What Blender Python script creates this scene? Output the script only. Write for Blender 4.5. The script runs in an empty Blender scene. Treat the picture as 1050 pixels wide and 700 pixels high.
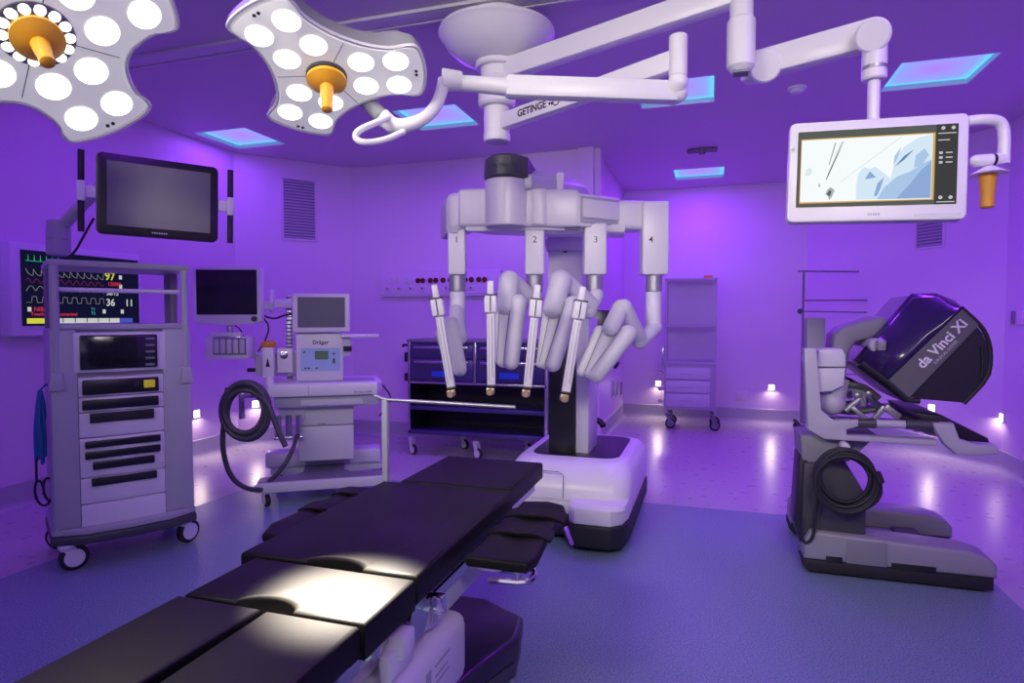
import bpy, bmesh, math, random
from mathutils import Vector, Matrix
from math import radians as rad, pi, sin, cos
random.seed(4)
S = bpy.context.scene
COL = S.collection
# ------------------------------------------------------------------ camera
YAW, PIT, FPX = rad(17.6), rad(2.24), 640.0
CP = Vector((0, 0, 1.3))
cam = bpy.data.objects.new('camera', bpy.data.cameras.new('camera'))
cam.data.sensor_width = 36; cam.data.lens = FPX / 1050 * 36
cam.data.clip_start = .05
cam.location = CP; cam.rotation_euler = (rad(90) - PIT, 0, YAW)
COL.objects.link(cam); S.camera = cam
CF = Vector((-sin(YAW) * cos(PIT), cos(YAW) * cos(PIT), -sin(PIT)))
CR = Vector((cos(YAW), sin(YAW), 0)); CU = CR.cross(CF)
# ------------------------------------------------------------------ world, exposure, big lights
W = bpy.data.worlds.new('world'); S.world = W; W.use_nodes = True
W.node_tree.nodes['Background'].inputs[0].default_value = (.02, .008, .06, 1)
S.view_settings.view_transform = 'Standard'; S.view_settings.look = 'None'
S.view_settings.exposure = 0.0; S.view_settings.gamma = 1; S.view_settings.use_curve_mapping = False
VIOLET = (.275, .022, 1.0)
def area(name, loc, size, sizey, energy, color, direction, parent=None, spread=180):
    d = bpy.data.lights.new(name, 'AREA'); d.shape = 'RECTANGLE'; d.size = size; d.size_y = sizey
    d.energy = energy; d.color = color; d.spread = rad(spread)
    o = bpy.data.objects.new(name, d); COL.objects.link(o)
    o.rotation_euler = Vector(direction).to_track_quat('-Z', 'Y').to_euler(); o.location = loc
    if parent:
        o.parent = parent; o.location = Vector(loc) - parent.location
    return o
PANELS = [(-4.1, 4.75), (-2.15, 4.75), (-.26, 4.75), (1.42, 4.9), (-.14, 7.46),
          ]
VE = 22
PANEL_E = [VE * .35, VE * 1.1, VE, VE * 1.1, VE * 1.15]

CEIL = 2.925
# further ceiling panels of the same room, above and behind the camera, violet; the neutral lamps are added fill, not fixtures
for i_, (x_, y_, e_) in enumerate([(-4.1, 1.9, .6), (-2.15, 1.9, .4), (1.42, 1.9, .8), (-3.2, -.9, .35), (1.42, -.9, .35)]):
    area('violet_panel_glow', (x_, y_, CEIL - .02), .55, .55, VE * e_ * .8, VIOLET, (0, 0, -1))
area('cove_right', (1.9, 4.6, 2.88), .12, 3.0, 9, VIOLET, (.3, .1, -1))
area('cove_left', (-4.0, 3.4, 2.88), .12, 3.0, 7, VIOLET, (-.3, 0, -1))
area('added_front_fill', (-1.7, -.3, 2.7), 1.2, .6, 13.5, (1.0, .91, .82), (.28, 1, -.34), spread=80)  # added neutral fill, out of view, brightens the robot more than the walls
area('added_front_fill', (.9, -.3, 2.7), 1.2, .6, 12.5, (1.0, .91, .82), (-.36, 1, -.34), spread=80)  # second added fill lamp, aimed at the robot from the right
area('added_rear_fill', (-.4, -2.2, 1.75), 3.0, 1.7, 9, (1.0, .94, .96), (-.1, 1, .25))  # added unseen soft fill from behind the camera

# ------------------------------------------------------------------ tracing helpers
def ray(x, y): return CF + CR * ((x - 525) / FPX) - CU * ((y - 350) / FPX)
def at(x, y, d): return CP + ray(x, y) * d
def atZ(x, y, z=0.): r = ray(x, y); return CP + r * ((z - CP.z) / r.z)
def atY(x, y, Y): r = ray(x, y); return CP + r * (Y / r.y)
def atX(x, y, X): r = ray(x, y); return CP + r * (X / r.x)
def lerp(a, b, t): return a + (b - a) * t

class Fr:
    """a local frame: x right, y away, z up"""
    def __init__(s, o, ang=0, M=None):
        s.M = M if M else Matrix.Translation(Vector(o)) @ Matrix.Rotation(ang, 4, 'Z')
        s.I = s.M.inverted()
    def on(s, px, py, y0=0.):
        c = s.I @ CP; r = s.I.to_3x3() @ ray(px, py)
        return c + r * ((y0 - c.y) / r.y)
def axes(o, x, y, z):
    m = Matrix((x, y, z)).transposed().to_4x4(); m.translation = Vector(o); return m

# ------------------------------------------------------------------ mesh builder
class MB:
    def __init__(s, F=None):
        s.v = []; s.f = []; s.mi = []; s.m = 0
        s.M = (F.M if isinstance(F, Fr) else F) if F else Matrix.Identity(4)
    def add(s, vs, fs, M=None):
        b = len(s.v); T = s.M @ M if M else s.M
        s.v += [T @ Vector(v) for v in vs]; s.f += [[b + i for i in f] for f in fs]; s.mi += [s.m] * len(fs)
        return s
    def _bm(s, bm, M=None):
        bm.verts.index_update()
        s.add([v.co.copy() for v in bm.verts], [[v.index for v in f.verts] for f in bm.faces], M); bm.free(); return s
    def box(s, x0, x1, y0, y1, z0, z1, b=0, seg=2, M=None):
        if x0 > x1: x0, x1 = x1, x0
        if y0 > y1: y0, y1 = y1, y0
        if z0 > z1: z0, z1 = z1, z0
        vs = [(x, y, z) for x in (x0, x1) for y in (y0, y1) for z in (z0, z1)]
        fs = [(0, 1, 3, 2), (4, 6, 7, 5), (0, 4, 5, 1), (2, 3, 7, 6), (0, 2, 6, 4), (1, 5, 7, 3)]
        if b <= 0: return s.add(vs, fs, M)
        b = min(b, .49 * min(x1 - x0, y1 - y0, z1 - z0))
        bm = bmesh.new(); V = [bm.verts.new(v) for v in vs]
        for f in fs: bm.faces.new([V[i] for i in f])
        bmesh.ops.bevel(bm, geom=bm.edges[:], offset=b, segments=seg, affect='EDGES', profile=.5)
        return s._bm(bm, M)
    def prism(s, poly, a, b, ax='y', bev=0, seg=2, M=None):
        """poly of 2D points extruded along ax from a to b (x: (y,z); y: (x,z); z: (x,y))"""
        def mk(p, t):
            return {'y': (p[0], t, p[1]), 'x': (t, p[0], p[1]), 'z': (p[0], p[1], t)}[ax]
        bm = bmesh.new(); A = [bm.verts.new(mk(p, a)) for p in poly]; B = [bm.verts.new(mk(p, b)) for p in poly]
        n = len(poly)
        bm.faces.new(A); bm.faces.new(B[::-1])
        for i in range(n): bm.faces.new((A[i], B[i], B[(i + 1) % n], A[(i + 1) % n]))
        bmesh.ops.recalc_face_normals(bm, faces=bm.faces[:])
        if bev > 0:
            es = [e for e in bm.edges if (e.verts[0] in A) == (e.verts[1] in A)]
            bmesh.ops.bevel(bm, geom=es, offset=bev, segments=seg, affect='EDGES', profile=.5, clamp_overlap=True)
        return s._bm(bm, M)
    def loft(s, rings, cap=True, M=None):
        n = len(rings[0]); vs = [p for r in rings for p in r]; fs = []
        for k in range(len(rings) - 1):
            for i in range(n):
                j = (i + 1) % n; fs.append((k * n + i, k * n + j, (k + 1) * n + j, (k + 1) * n + i))
        if cap: fs.append(list(range(n))[::-1]); fs.append([(len(rings) - 1) * n + i for i in range(n)])
        return s.add(vs, fs, M)
    def lathe(s, prof, o=(0, 0, 0), d=(0, 0, 1), n=28, M=None):
        d = Vector(d).normalized(); o = Vector(o); u = d.orthogonal().normalized(); w = d.cross(u)
        rings = [[o + d * h + (u * cos(2 * pi * i / n) + w * sin(2 * pi * i / n)) * max(r, 1e-4) for i in range(n)] for r, h in prof]
        return s.loft(rings, True, M)
    def cyl(s, a, b, r, r2=None, n=24, e=None, M=None):
        a = Vector(a); b = Vector(b); L = (b - a).length; r2 = r if r2 is None else r2
        if e is None: e = min(r, r2, L) * .12
        return s.lathe([(r - e, 0), (r, e), (r2, L - e), (r2 - e, L)], a, b - a, n, M)
    def caps(s, a, b, r, r2=None, n=24, M=None):
        a = Vector(a); b = Vector(b); L = (b - a).length; r2 = r if r2 is None else r2; k = 6
        p = [(r * sin(pi / 2 * i / k), -r * cos(pi / 2 * i / k)) for i in range(k + 1)]
        p += [(r2 * cos(pi / 2 * i / k), L + r2 * sin(pi / 2 * i / k)) for i in range(k + 1)]
        return s.lathe(p, a, b - a, n, M)
    def ball(s, c, r, n=20, M=None): return s.caps(c, Vector(c) + Vector((0, 0, 1e-4)), r, r, n, M)
    def tube(s, pts, r, n=10, closed=False, smooth=0, flat=1., M=None):
        P = [Vector(p) for p in pts]
        for _ in range(smooth):
            Q = [] if closed else [P[0]]
            rng = range(len(P)) if closed else range(len(P) - 1)
            for i in rng:
                a, b = P[i], P[(i + 1) % len(P)]
                Q += [a.lerp(b, .25), a.lerp(b, .75)]
            if not closed: Q.append(P[-1])
            P = Q
        rings = []; N = len(P); u = None
        for i in range(N):
            t = (P[(i + 1) % N] - P[i - 1]) if closed else (P[min(i + 1, N - 1)] - P[max(i - 1, 0)])
            if t.length < 1e-7: t = Vector((0, 0, 1))
            t.normalize()
            if u is None: u = t.orthogonal().normalized()
            u = (u - t * u.dot(t)).normalized(); w = t.cross(u)
            rr = r(i / (N - 1)) if callable(r) else r
            rings.append([P[i] + u * cos(2 * pi * k / n) * rr + w * sin(2 * pi * k / n) * rr * flat for k in range(n)])
        if closed: rings.append(rings[0]); return s.loft(rings, False, M)
        return s.loft(rings, True, M)
    def beam(s, a, b, w, h, bev=.01, up=(0, 0, 1), seg=2, ext=0):
        a = Vector(a); b = Vector(b); x = (b - a).normalized(); y = Vector(up).cross(x).normalized(); z = x.cross(y)
        L = (b - a).length
        return s.box(-ext, L + ext, -w / 2, w / 2, -h / 2, h / 2, bev, seg, axes(a, x, y, z))
    def text(s, body, x, z, size, y=0., ax=None, align='CENTER', ex=.0006, bold=0., shear=0.):
        """writing on the local XZ plane, facing -y"""
        c = bpy.data.curves.new('t', 'FONT'); c.body = body; c.size = size; c.align_x = align; c.align_y = 'CENTER'
        c.extrude = ex; c.offset = bold; c.shear = shear; c.resolution_u = 3
        o = bpy.data.objects.new('t', c); COL.objects.link(o)
        dg = bpy.context.evaluated_depsgraph_get(); me = bpy.data.meshes.new_from_object(o.evaluated_get(dg))
        R = Matrix.Translation((x, y, z)) @ Matrix.Rotation(pi / 2, 4, 'X')
        if ax is not None: R = Matrix.Translation((x, y, z)) @ Matrix.Rotation(ax, 4, 'Y') @ Matrix.Rotation(pi / 2, 4, 'X')
        s.add([v.co.copy() for v in me.vertices], [list(p.vertices) for p in me.polygons], R)
        bpy.data.objects.remove(o); bpy.data.meshes.remove(me); bpy.data.curves.remove(c)
        return s

WM = {}
def link(name, mb, mats, parent=None, loc=None, label=None, sharp=38):
    if not isinstance(mats, (list, tuple)): mats = [mats]
    T = WM.get(parent.name) if parent else Matrix.Translation(Vector(loc) if loc else Vector())
    I = T.inverted(); me = bpy.data.meshes.new(name)
    me.from_pydata([I @ v for v in mb.v], [], mb.f)
    for m in mats: me.materials.append(m)
    for p, i in zip(me.polygons, mb.mi): p.use_smooth = True; p.material_index = min(i, len(mats) - 1)
    bm = bmesh.new(); bm.from_mesh(me); bmesh.ops.recalc_face_normals(bm, faces=bm.faces[:]); bm.to_mesh(me); bm.free()
    me.update(); me.set_sharp_from_angle(angle=rad(sharp))
    o = bpy.data.objects.new(name, me); COL.objects.link(o)
    if parent: o.parent = parent; WM[o.name] = T.copy()
    else: o.location = T.translation; WM[o.name] = T.copy()
    if label: o['label'] = label
    return o
part = link
def tag(o, label, cat, group=None):
    o['label'] = label; o['category'] = cat
    if group: o['group'] = group
    return o
def thing(name, label, cat, loc, rz=0, group=None):
    o = bpy.data.objects.new(name, None); COL.objects.link(o); o.location = loc; o.rotation_euler = (0, 0, rz)
    o.empty_display_size = .1
    WM[o.name] = Matrix.Translation(Vector(loc)) @ Matrix.Rotation(rz, 4, 'Z')
    return tag(o, label, cat, group)
def solo(name, mb, mats, label, cat, loc, group=None, sharp=38):
    return tag(link(name, mb, mats, None, loc, sharp=sharp), label, cat, group)
def struct(name, mb, mats):
    o = link(name, mb, mats); o['kind'] = 'structure'; return o

# ------------------------------------------------------------------ materials
def mat(name, col, rough=.5, metal=0, noise=0, nscale=20, bump=0, bscale=200, emit=None, es=1, coat=0, alpha=1, trans=0, spec=.5):
    m = bpy.data.materials.new(name); m.use_nodes = True; nt = m.node_tree; b = nt.nodes['Principled BSDF']
    b.inputs['Base Color'].default_value = (*col, 1); b.inputs['Roughness'].default_value = rough
    b.inputs['Metallic'].default_value = metal; b.inputs['Coat Weight'].default_value = coat
    b.inputs['Specular IOR Level'].default_value = spec
    b.inputs['Transmission Weight'].default_value = trans; b.inputs['Alpha'].default_value = alpha
    if emit: b.inputs['Emission Color'].default_value = (*emit, 1); b.inputs['Emission Strength'].default_value = es
    tc = nt.nodes.new('ShaderNodeTexCoord')
    if noise:
        n = nt.nodes.new('ShaderNodeTexNoise'); n.inputs['Scale'].default_value = nscale; n.inputs['Detail'].default_value = 4
        r = nt.nodes.new('ShaderNodeMix'); r.data_type = 'RGBA'
        r.inputs['A'].default_value = (*[c * (1 - noise) for c in col], 1); r.inputs['B'].default_value = (*[min(1, c * (1 + noise)) for c in col], 1)
        nt.links.new(tc.outputs['Object'], n.inputs['Vector']); nt.links.new(n.outputs['Fac'], r.inputs['Factor'])
        nt.links.new(r.outputs['Result'], b.inputs['Base Color'])
    if bump:
        n = nt.nodes.new('ShaderNodeTexNoise'); n.inputs['Scale'].default_value = bscale
        u = nt.nodes.new('ShaderNodeBump'); u.inputs['Strength'].default_value = bump; u.inputs['Distance'].default_value = .002
        nt.links.new(tc.outputs['Object'], n.inputs['Vector']); nt.links.new(n.outputs['Fac'], u.inputs['Height'])
        nt.links.new(u.outputs['Normal'], b.inputs['Normal'])
    return m
M_ = {}
def reg(k, *a, **kw): M_[k] = mat(k, *a, **kw)
reg('wall_paint', (.72, .58, .76), .45, noise=.02, nscale=3)
reg('ceiling_paint', (.64, .54, .68), .55, noise=.02, nscale=3)
reg('baseboard_vinyl', (.42, .42, .46), .5, noise=.25, nscale=120)
reg('robot_white', (.80, .79, .82), .32, noise=.015, nscale=5)
reg('robot_grey', (.66, .66, .70), .4, noise=.02, nscale=8)
reg('cast_white', (.85, .85, .86), .3, noise=.015, nscale=5)
reg('collar_metal', (.42, .42, .45), .35, .6, noise=.05)
reg('cart_grey', (.46, .47, .53), .42, noise=.03, nscale=9)
reg('cart_light', (.78, .78, .85), .4, noise=.02, nscale=9)
reg('cart_dark', (.22, .22, .26), .45, noise=.05)
reg('black_plastic', (.018, .018, .022), .3, noise=.1)
reg('black_rubber', (.02, .02, .024), .6, noise=.15)
reg('black_gloss', (.012, .010, .018), .3, noise=.05)
reg('charcoal', (.07, .07, .08), .4, noise=.08)
reg('screen_off', (.022, .024, .03), .16, noise=.15, nscale=4, coat=.4)
reg('screen_grey', (.14, .14, .17), .25, noise=.1, nscale=4)
reg('steel', (.62, .62, .66), .25, 1, noise=.05)
reg('chrome', (.8, .8, .82), .1, 1, noise=.02)
reg('vinyl_black', (.012, .0112, .0105), .46, spec=.16, noise=.12, nscale=60, bump=.12, bscale=90)
reg('table_base_black', (.02, .012, .035), .32, noise=.1, coat=.15)
reg('orange_plastic', (.95, .46, .03), .35, noise=.04)
reg('brown_orange', (.72, .33, .03), .4, noise=.04)
reg('blue_cord', (.01, .13, .42), .45, noise=.2, nscale=40)
reg('blue_tape', (.02, .10, .75), .5, noise=.1)
reg('light_glass', (.78, .78, .76), .25, noise=.02, emit=(1, .98, .95), es=.30)
reg('silver_ring', (.35, .34, .34), .25, .8, noise=.1)
reg('lamp_shell', (.30, .31, .34), .35, noise=.03)
reg('lamp_white', (.84, .84, .85), .32, noise=.02)
reg('ink', (.03, .03, .035), .6, noise=.1)
reg('white_ink', (.85, .85, .88), .5, noise=.02)
reg('drawer_violet', (.07, .05, .18), .3, noise=.08)
reg('cabinet_black', (.02, .018, .03), .4, noise=.1)
reg('yellow_label', (.75, .68, .03), .5, noise=.1, emit=(.8, .7, .02), es=.15)
reg('panel_blue', (.40, .58, .80), .4, noise=.03)
reg('console_mid', (.33, .325, .37), .42, noise=.03)
reg('hood_grey', (.13, .13, .135), .45, noise=.05)
reg('hood_black', (.022, .018, .03), .38, noise=.1)
reg('hood_gloss', (.03, .015, .09), .22, noise=.1, coat=.5)
reg('console_grey', (.27, .265, .30), .42, noise=.05)
reg('console_light', (.50, .49, .55), .4, noise=.03)
reg('cart_violet', (.50, .47, .56), .4, noise=.03)
reg('glass_pane', (.8, .8, .85), .1, alpha=.16, noise=.02)
reg('red_socket', (.10, .004, .01), .4, noise=.1)
reg('violet_slot', (.16, .12, .2), .5, noise=.1)
reg('gold_metal', (.65, .52, .28), .3, .8, noise=.2, nscale=60)
def emit(k, c, s=1):
    m = bpy.data.materials.new(k); m.use_nodes = True; nt = m.node_tree; nt.nodes.clear()
    e = nt.nodes.new('ShaderNodeEmission'); e.inputs[0].default_value = (*c, 1); e.inputs[1].default_value = s
    o = nt.nodes.new('ShaderNodeOutputMaterial'); nt.links.new(e.outputs[0], o.inputs[0]); M_[k] = m
emit('led_white', (1, .97, .9), 4); emit('led_small', (1, .97, .9), 2.4)
emit('night_lens', (1, .86, .62), 5)
for k, c in dict(s_green=(.03, .45, .2), s_white=(.55, .55, .56), s_dim=(.22, .2, .22), s_red=(.55, .03, .06), s_yellow=(.62, .6, .06), s_cyan=(.05, .28, .35),
                 s_blue=(.06, .08, .5), s_magenta=(.2, .01, .09), s_black=(.006, .006, .03), s_pale=(.92, .97, .98), s_grey=(.05, .05, .055),
                 s_drape_light=(.66, .80, .92), s_mist=(.72, .82, .82), s_drape=(.40, .56, .80), s_drape_deep=(.27, .40, .68), s_drape_dark=(.12, .24, .42), s_line=(.40, .45, .48), s_orange=(.7, .4, .1), s_edge=(.10, .11, .10), s_lcd=(.055, .07, .075)).items(): emit(k, c, 1)
# glow panel: cyan rim and violet middle
def panel_mat():
    m = bpy.data.materials.new('light_diffuser'); m.use_nodes = True; nt = m.node_tree; nt.nodes.clear(); N = nt.nodes.new; L = nt.links.new
    tc = N('ShaderNodeTexCoord'); sp = N('ShaderNodeSeparateXYZ'); L(tc.outputs['Generated'], sp.inputs[0])
    def tri(o):
        a = N('ShaderNodeMath'); a.operation = 'SUBTRACT'; L(o, a.inputs[0]); a.inputs[1].default_value = .5
        b = N('ShaderNodeMath'); b.operation = 'ABSOLUTE'; L(a.outputs[0], b.inputs[0]); return b.outputs[0]
    mx = N('ShaderNodeMath'); mx.operation = 'SMOOTH_MAX'; mx.inputs[2].default_value = .2; L(tri(sp.outputs[0]), mx.inputs[0]); L(tri(sp.outputs[1]), mx.inputs[1])
    cr = N('ShaderNodeValToRGB'); e = cr.color_ramp.elements
    e[0].position = .05; e[0].color = (.36, .20, .95, 1); e[1].position = .5; e[1].color = (.10, .62, 1, 1)
    k = cr.color_ramp.elements.new(.40); k.color = (.24, .32, .98, 1)
    L(mx.outputs[0], cr.inputs[0]); em = N('ShaderNodeEmission'); em.inputs[1].default_value = 1.25; L(cr.outputs[0], em.inputs[0])
    o = N('ShaderNodeOutputMaterial'); L(em.outputs[0], o.inputs[0]); M_['diffuser'] = m
panel_mat()
# floor: pale speckled vinyl with a bluish field let into the middle of the room
def floor_mat():
    m = bpy.data.materials.new('floor_vinyl'); m.use_nodes = True; nt = m.node_tree; N = nt.nodes.new; L = nt.links.new; b = nt.nodes['Principled BSDF']
    tc = N('ShaderNodeTexCoord'); sp = N('ShaderNodeSeparateXYZ'); L(tc.outputs['Object'], sp.inputs[0])
    def cmp(o, op, v):
        a = N('ShaderNodeMath'); a.operation = op; L(o, a.inputs[0]); a.inputs[1].default_value = v; return a.outputs[0]
    def mul(a, c):
        k = N('ShaderNodeMath'); k.operation = 'MULTIPLY'; L(a, k.inputs[0]); L(c, k.inputs[1]); return k.outputs[0]
    mask = mul(mul(cmp(sp.outputs[0], 'GREATER_THAN', -3.35), cmp(sp.outputs[0], 'LESS_THAN', 1.34)), cmp(sp.outputs[1], 'LESS_THAN', 4.41))
    n = N('ShaderNodeTexNoise'); n.inputs['Scale'].default_value = 150; n.inputs['Detail'].default_value = 5; L(tc.outputs['Object'], n.inputs['Vector'])
    cr = N('ShaderNodeValToRGB'); cr.color_ramp.elements[0].position = .38; cr.color_ramp.elements[1].position = .62; L(n.outputs['Fac'], cr.inputs[0])
    def mix(f, a, c, fo=None):
        k = N('ShaderNodeMix'); k.data_type = 'RGBA'
        if fo: L(fo, k.inputs['Factor'])
        else: k.inputs['Factor'].default_value = f
        for s_, v in (('A', a), ('B', c)):
            if isinstance(v, tuple): k.inputs[s_].default_value = (*v, 1)
            else: L(v, k.inputs[s_])
        return k.outputs['Result']
    pale = mix(0, (.49, .455, .485), (.515, .48, .51), cr.outputs[0]); blue = mix(0, (.13, .22, .27), (.30, .42, .47), cr.outputs[0])
    L(mix(0, pale, blue, mask), b.inputs['Base Color'])
    n2 = N('ShaderNodeTexNoise'); n2.inputs['Scale'].default_value = 14; L(tc.outputs['Object'], n2.inputs['Vector'])
    r = N('ShaderNodeMapRange'); r.inputs['To Min'].default_value = .24; r.inputs['To Max'].default_value = .34; L(n2.outputs['Fac'], r.inputs['Value'])
    r2 = N('ShaderNodeMath'); r2.operation = 'ADD'; L(r.outputs[0], r2.inputs[0]); k = N('ShaderNodeMath'); k.operation = 'MULTIPLY'; L(mask, k.inputs[0]); k.inputs[1].default_value = .12; L(k.outputs[0], r2.inputs[1])
    L(r2.outputs[0], b.inputs['Roughness'])
    M_['floor'] = m
floor_mat()
m = M_

# ================================================================== ROOM
XL, XR, YB, YR, XS, YF = -4.5, 2.38, 6.03, 8.24, -1.08, -2.6
plan = [(XL, YF), (XL, 5.1), (-3.75, YB), (XS, YB), (XS, YR), (1.1, YR), (XR, 6.3), (XR, YF)]
segs = ['left', 'chamfer_left', 'back', 'alcove_side', 'alcove_back', 'chamfer_right', 'right', 'front']
struct('floor', MB().box(XL - .4, XR + .4, YF - .4, YR + .4, -.1, 0), m['floor'])
cov = m['baseboard_vinyl']
for i, nm in enumerate(segs):
    a = Vector((*plan[i], 0)); b = Vector((*plan[(i + 1) % len(plan)], 0)); x = (b - a).normalized(); n = Vector((-x.y, x.x, 0))  # n points outward
    L = (b - a).length
    T = axes(a, x, n, Vector((0, 0, 1)))
    cav0 = .0 if nm != 'alcove_side' else 0
    struct('wall_' + nm, MB().box(-.06, L + .06, 0, .15, 0, CEIL, M=T), m['wall_paint'])
    # coved vinyl skirting
    c = MB(); c.prism([(-.045, 0), (-.022, .008), (-.009, .025), (-.006, .05), (-.006, .163), (0, .17), (0, 0)], 0, L, 'x', M=T)
    struct('baseboard_' + nm, c, cov)
# ceiling slab with an opening over every light panel
PW = .28
hs = [(x, y) for x, y in PANELS]
xs = sorted({XL - .2, XR + .2} | {x - PW for x, y in hs} | {x + PW for x, y in hs}); ys = sorted({YF - .2, YR + .2} | {y - PW for x, y in hs} | {y + PW for x, y in hs})
c = MB()
for j in range(len(ys) - 1):
    cy = (ys[j] + ys[j + 1]) / 2; run = None
    for i in range(len(xs)):
        hole = i == len(xs) - 1 or any(abs((xs[i] + xs[i + 1]) / 2 - hx) < PW and abs(cy - hy) < PW for hx, hy in hs)
        if hole:
            if run is not None: c.box(run, xs[i], ys[j], ys[j + 1], CEIL, CEIL + .06)
            run = None
        elif run is None: run = xs[i]
struct('ceiling', c, m['ceiling_paint'])
struct('trim_ceiling', MB().box(XL - .3, XR + .3, YF - .3, YR + .3, CEIL + .062, CEIL + .12), m['ceiling_paint'])
# ceiling track
struct('trim_1', MB().box(XL, XR, 3.07, 3.17, CEIL - .012, CEIL - .001, .002).box(XL, XR, 3.05, 3.062, CEIL - .018, CEIL - .001).box(XL, XR, 3.175, 3.187, CEIL - .018, CEIL - .001), m['robot_grey'])

plab = ['far left cyan and violet ceiling light panel above the left wall display', 'cyan and violet ceiling light panel partly behind the curved lamp fork',
        'cyan and violet ceiling light panel behind the tip of the horizontal lamp arm', 'large cyan and violet ceiling light panel above the hanging white monitor',
        'small distant ceiling light panel in the alcove, farthest from the camera']
for i, (x, y) in enumerate(PANELS):
    g = 'ceiling light panels'
    t = thing('ceiling_light', plab[i], 'ceiling light', (x, y, CEIL), 0, g)
    fr = MB(Fr((x, y, CEIL)))
    for a0, a1, b0, b1 in ((-PW, PW, -PW, -PW + .012), (-PW, PW, PW - .012, PW), (-PW, -PW + .012, -PW, PW), (PW - .012, PW, -PW, PW)): fr.box(a0, a1, b0, b1, .0, .056)
    part('frame', fr, m['robot_grey'], t)
    part('diffuser', MB(Fr((x, y, CEIL))).box(-PW + .013, PW - .013, -PW + .013, PW - .013, .035, .05), m['diffuser'], t)
    area('panel_glow', (x, y, CEIL - .01), .5, .5, PANEL_E[i], VIOLET, (0, 0, -1), t)

def smalls(name, label, cat, loc, builder): pass
# smoke detector and ceiling sensor
p = atZ(817, 90, CEIL)
t = thing('smoke_detector', 'small round pale smoke detector on the ceiling left of the hanging monitor', 'smoke detector', p)
part('base', MB(Fr(p)).lathe([(.065, 0), (.065, -.012), (.055, -.016)]), m['robot_white'], t)
part('sensor_cap', MB(Fr(p)).lathe([(.048, -.014), (.046, -.034), (.03, -.045), (0, -.047)]), m['robot_grey'], t)
p = atZ(720, 152, CEIL)
t = thing('ceiling_sensor', 'small dark bar-shaped sensor on the ceiling in front of the alcove light panel', 'sensor', p, 0)
part('housing', MB(Fr(p)).box(-.14, .14, -.025, .025, -.04, -.006, .008), m['violet_slot'], t)
part('mounting_foot', MB(Fr(p)).lathe([(.04, 0), (.04, -.02), (.03, -.055)]), m['violet_slot'], t)

# ------------------------------------------------------------------ night lights
def night(wallpt, n, label, e=2.2):
    n = Vector(n).normalized(); x = Vector((0, 0, 1)).cross(-n).normalized(); x = -x
    T = axes(wallpt, x, -n, Vector((0, 0, 1)))   # local -y = out of the wall
    t = thing('night_light', label, 'night light', wallpt, 0, 'low night lights')
    part('frame', MB(T).box(-.042, .042, -.008, 0, -.042, .042, .004), m['robot_grey'], t)
    part('lens', MB(T).box(-.032, .032, -.012, -.007, -.032, .032, .002), m['night_lens'], t)
    area('step_beam', Vector(wallpt) + n * .03, .06, .04, e, (1, .80, .62), n * .62 + Vector((0, 0, -1)), t, 150)
night(atX(201, 424, XL), (1, 0, 0), 'glowing night light low on the left wall right of the tall cart', 1.1)
cn = Vector((.93, -.75, 0)).normalized()
def onwall(px, py, i):
    a = Vector((*plan[i], 0)); b = Vector((*plan[i + 1], 0)); x = (b - a).normalized(); n = Vector((x.y, -x.x, 0))
    r = ray(px, py); t = (a - CP).dot(n) / r.dot(n); return CP + r * t, n
p_, n_ = onwall(262, 414, 1); night(p_, n_, 'glowing night light seen through the coiled grey hose', 1.1)
p_, n_ = onwall(675, 393, 4); night(p_, n_, 'glowing night light directly left of the tall drawer cart', 1.1)
p_, n_ = onwall(791, 397, 4); night(p_, n_, 'glowing night light on the open wall between drawer cart and console', 1.1)
p_, n_ = onwall(956, 418, 5); night(p_, n_, 'glowing night light right under the black console hood', 1.1)
p_, n_ = onwall(1028, 428, 6); night(p_, n_, 'glowing night light on the right wall at the right edge', .7)

# ------------------------------------------------------------------ wall vents, sockets
def vent(px0, px1, py0, py1, i, label):
    a, n = onwall(px0, py0, i); b, _ = onwall(px1, py1, i); x = Vector((b.x - a.x, b.y - a.y, 0)); w = x.length; x.normalize()
    T = axes((a.x, a.y, b.z), x, -n, Vector((0, 0, 1))); h = a.z - b.z
    t = thing('air_vent', label, 'vent', (a.x, a.y, b.z))
    f = MB(T)
    for q in ((-.02, w + .02, h, h + .02), (-.02, w + .02, -.02, 0), (-.02, 0, 0, h), (w, w + .02, 0, h)): f.box(q[0], q[1], -.014, 0, q[2], q[3], .002)
    part('frame', f, m['wall_paint'], t)
    part('backing', MB(T).box(0, w, -.002, 0, 0, h), m['cart_dark'], t)
    k = int(h / .03); s = MB(T)
    for j in range(k):
        z = (j + .5) * h / k; s.box(0, w, -.012, -.002, z - .007, z + .004)
    part('louvres', s, m['cart_grey'], t)
vent(290, 323, 183, 246, 1, 'tall grey louvred vent high on the wall right of the black display')
vent(941, 967, 222, 251, 5, 'square louvred vent just under the hanging white monitor')
def wallplate(px0, px1, py0, py1, i, name, label, cat, ms, th=.015):
    a, n = onwall(px0, py0, i); b, _ = onwall(px1, py1, i); x = Vector((b.x - a.x, b.y - a.y, 0)); w = x.length; x.normalize()
    T = axes((a.x, a.y, b.z), x, -n, Vector((0, 0, 1))); h = a.z - b.z
    t = thing(name, label, cat, (a.x, a.y, b.z))
    part('plate', MB(T).box(0, w, -th, 0, 0, h, .004), ms, t); return t, T, w, h
t, T, w, h = wallplate(754, 766, 400, 411, 4, 'wall_socket', 'faint square socket plate low on the wall right of the drawer cart', 'socket', m['wall_paint'])
part('cover', MB(T).box(w * .2, w * .8, -.019, -.015, h * .2, h * .8, .002), m['robot_grey'], t)
t, T, w, h = wallplate(1036, 1050, 318, 333, 6, 'switch_panel', 'pale switch panel on the right wall at the right edge', 'switch panel', m['wall_paint'])
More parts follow.
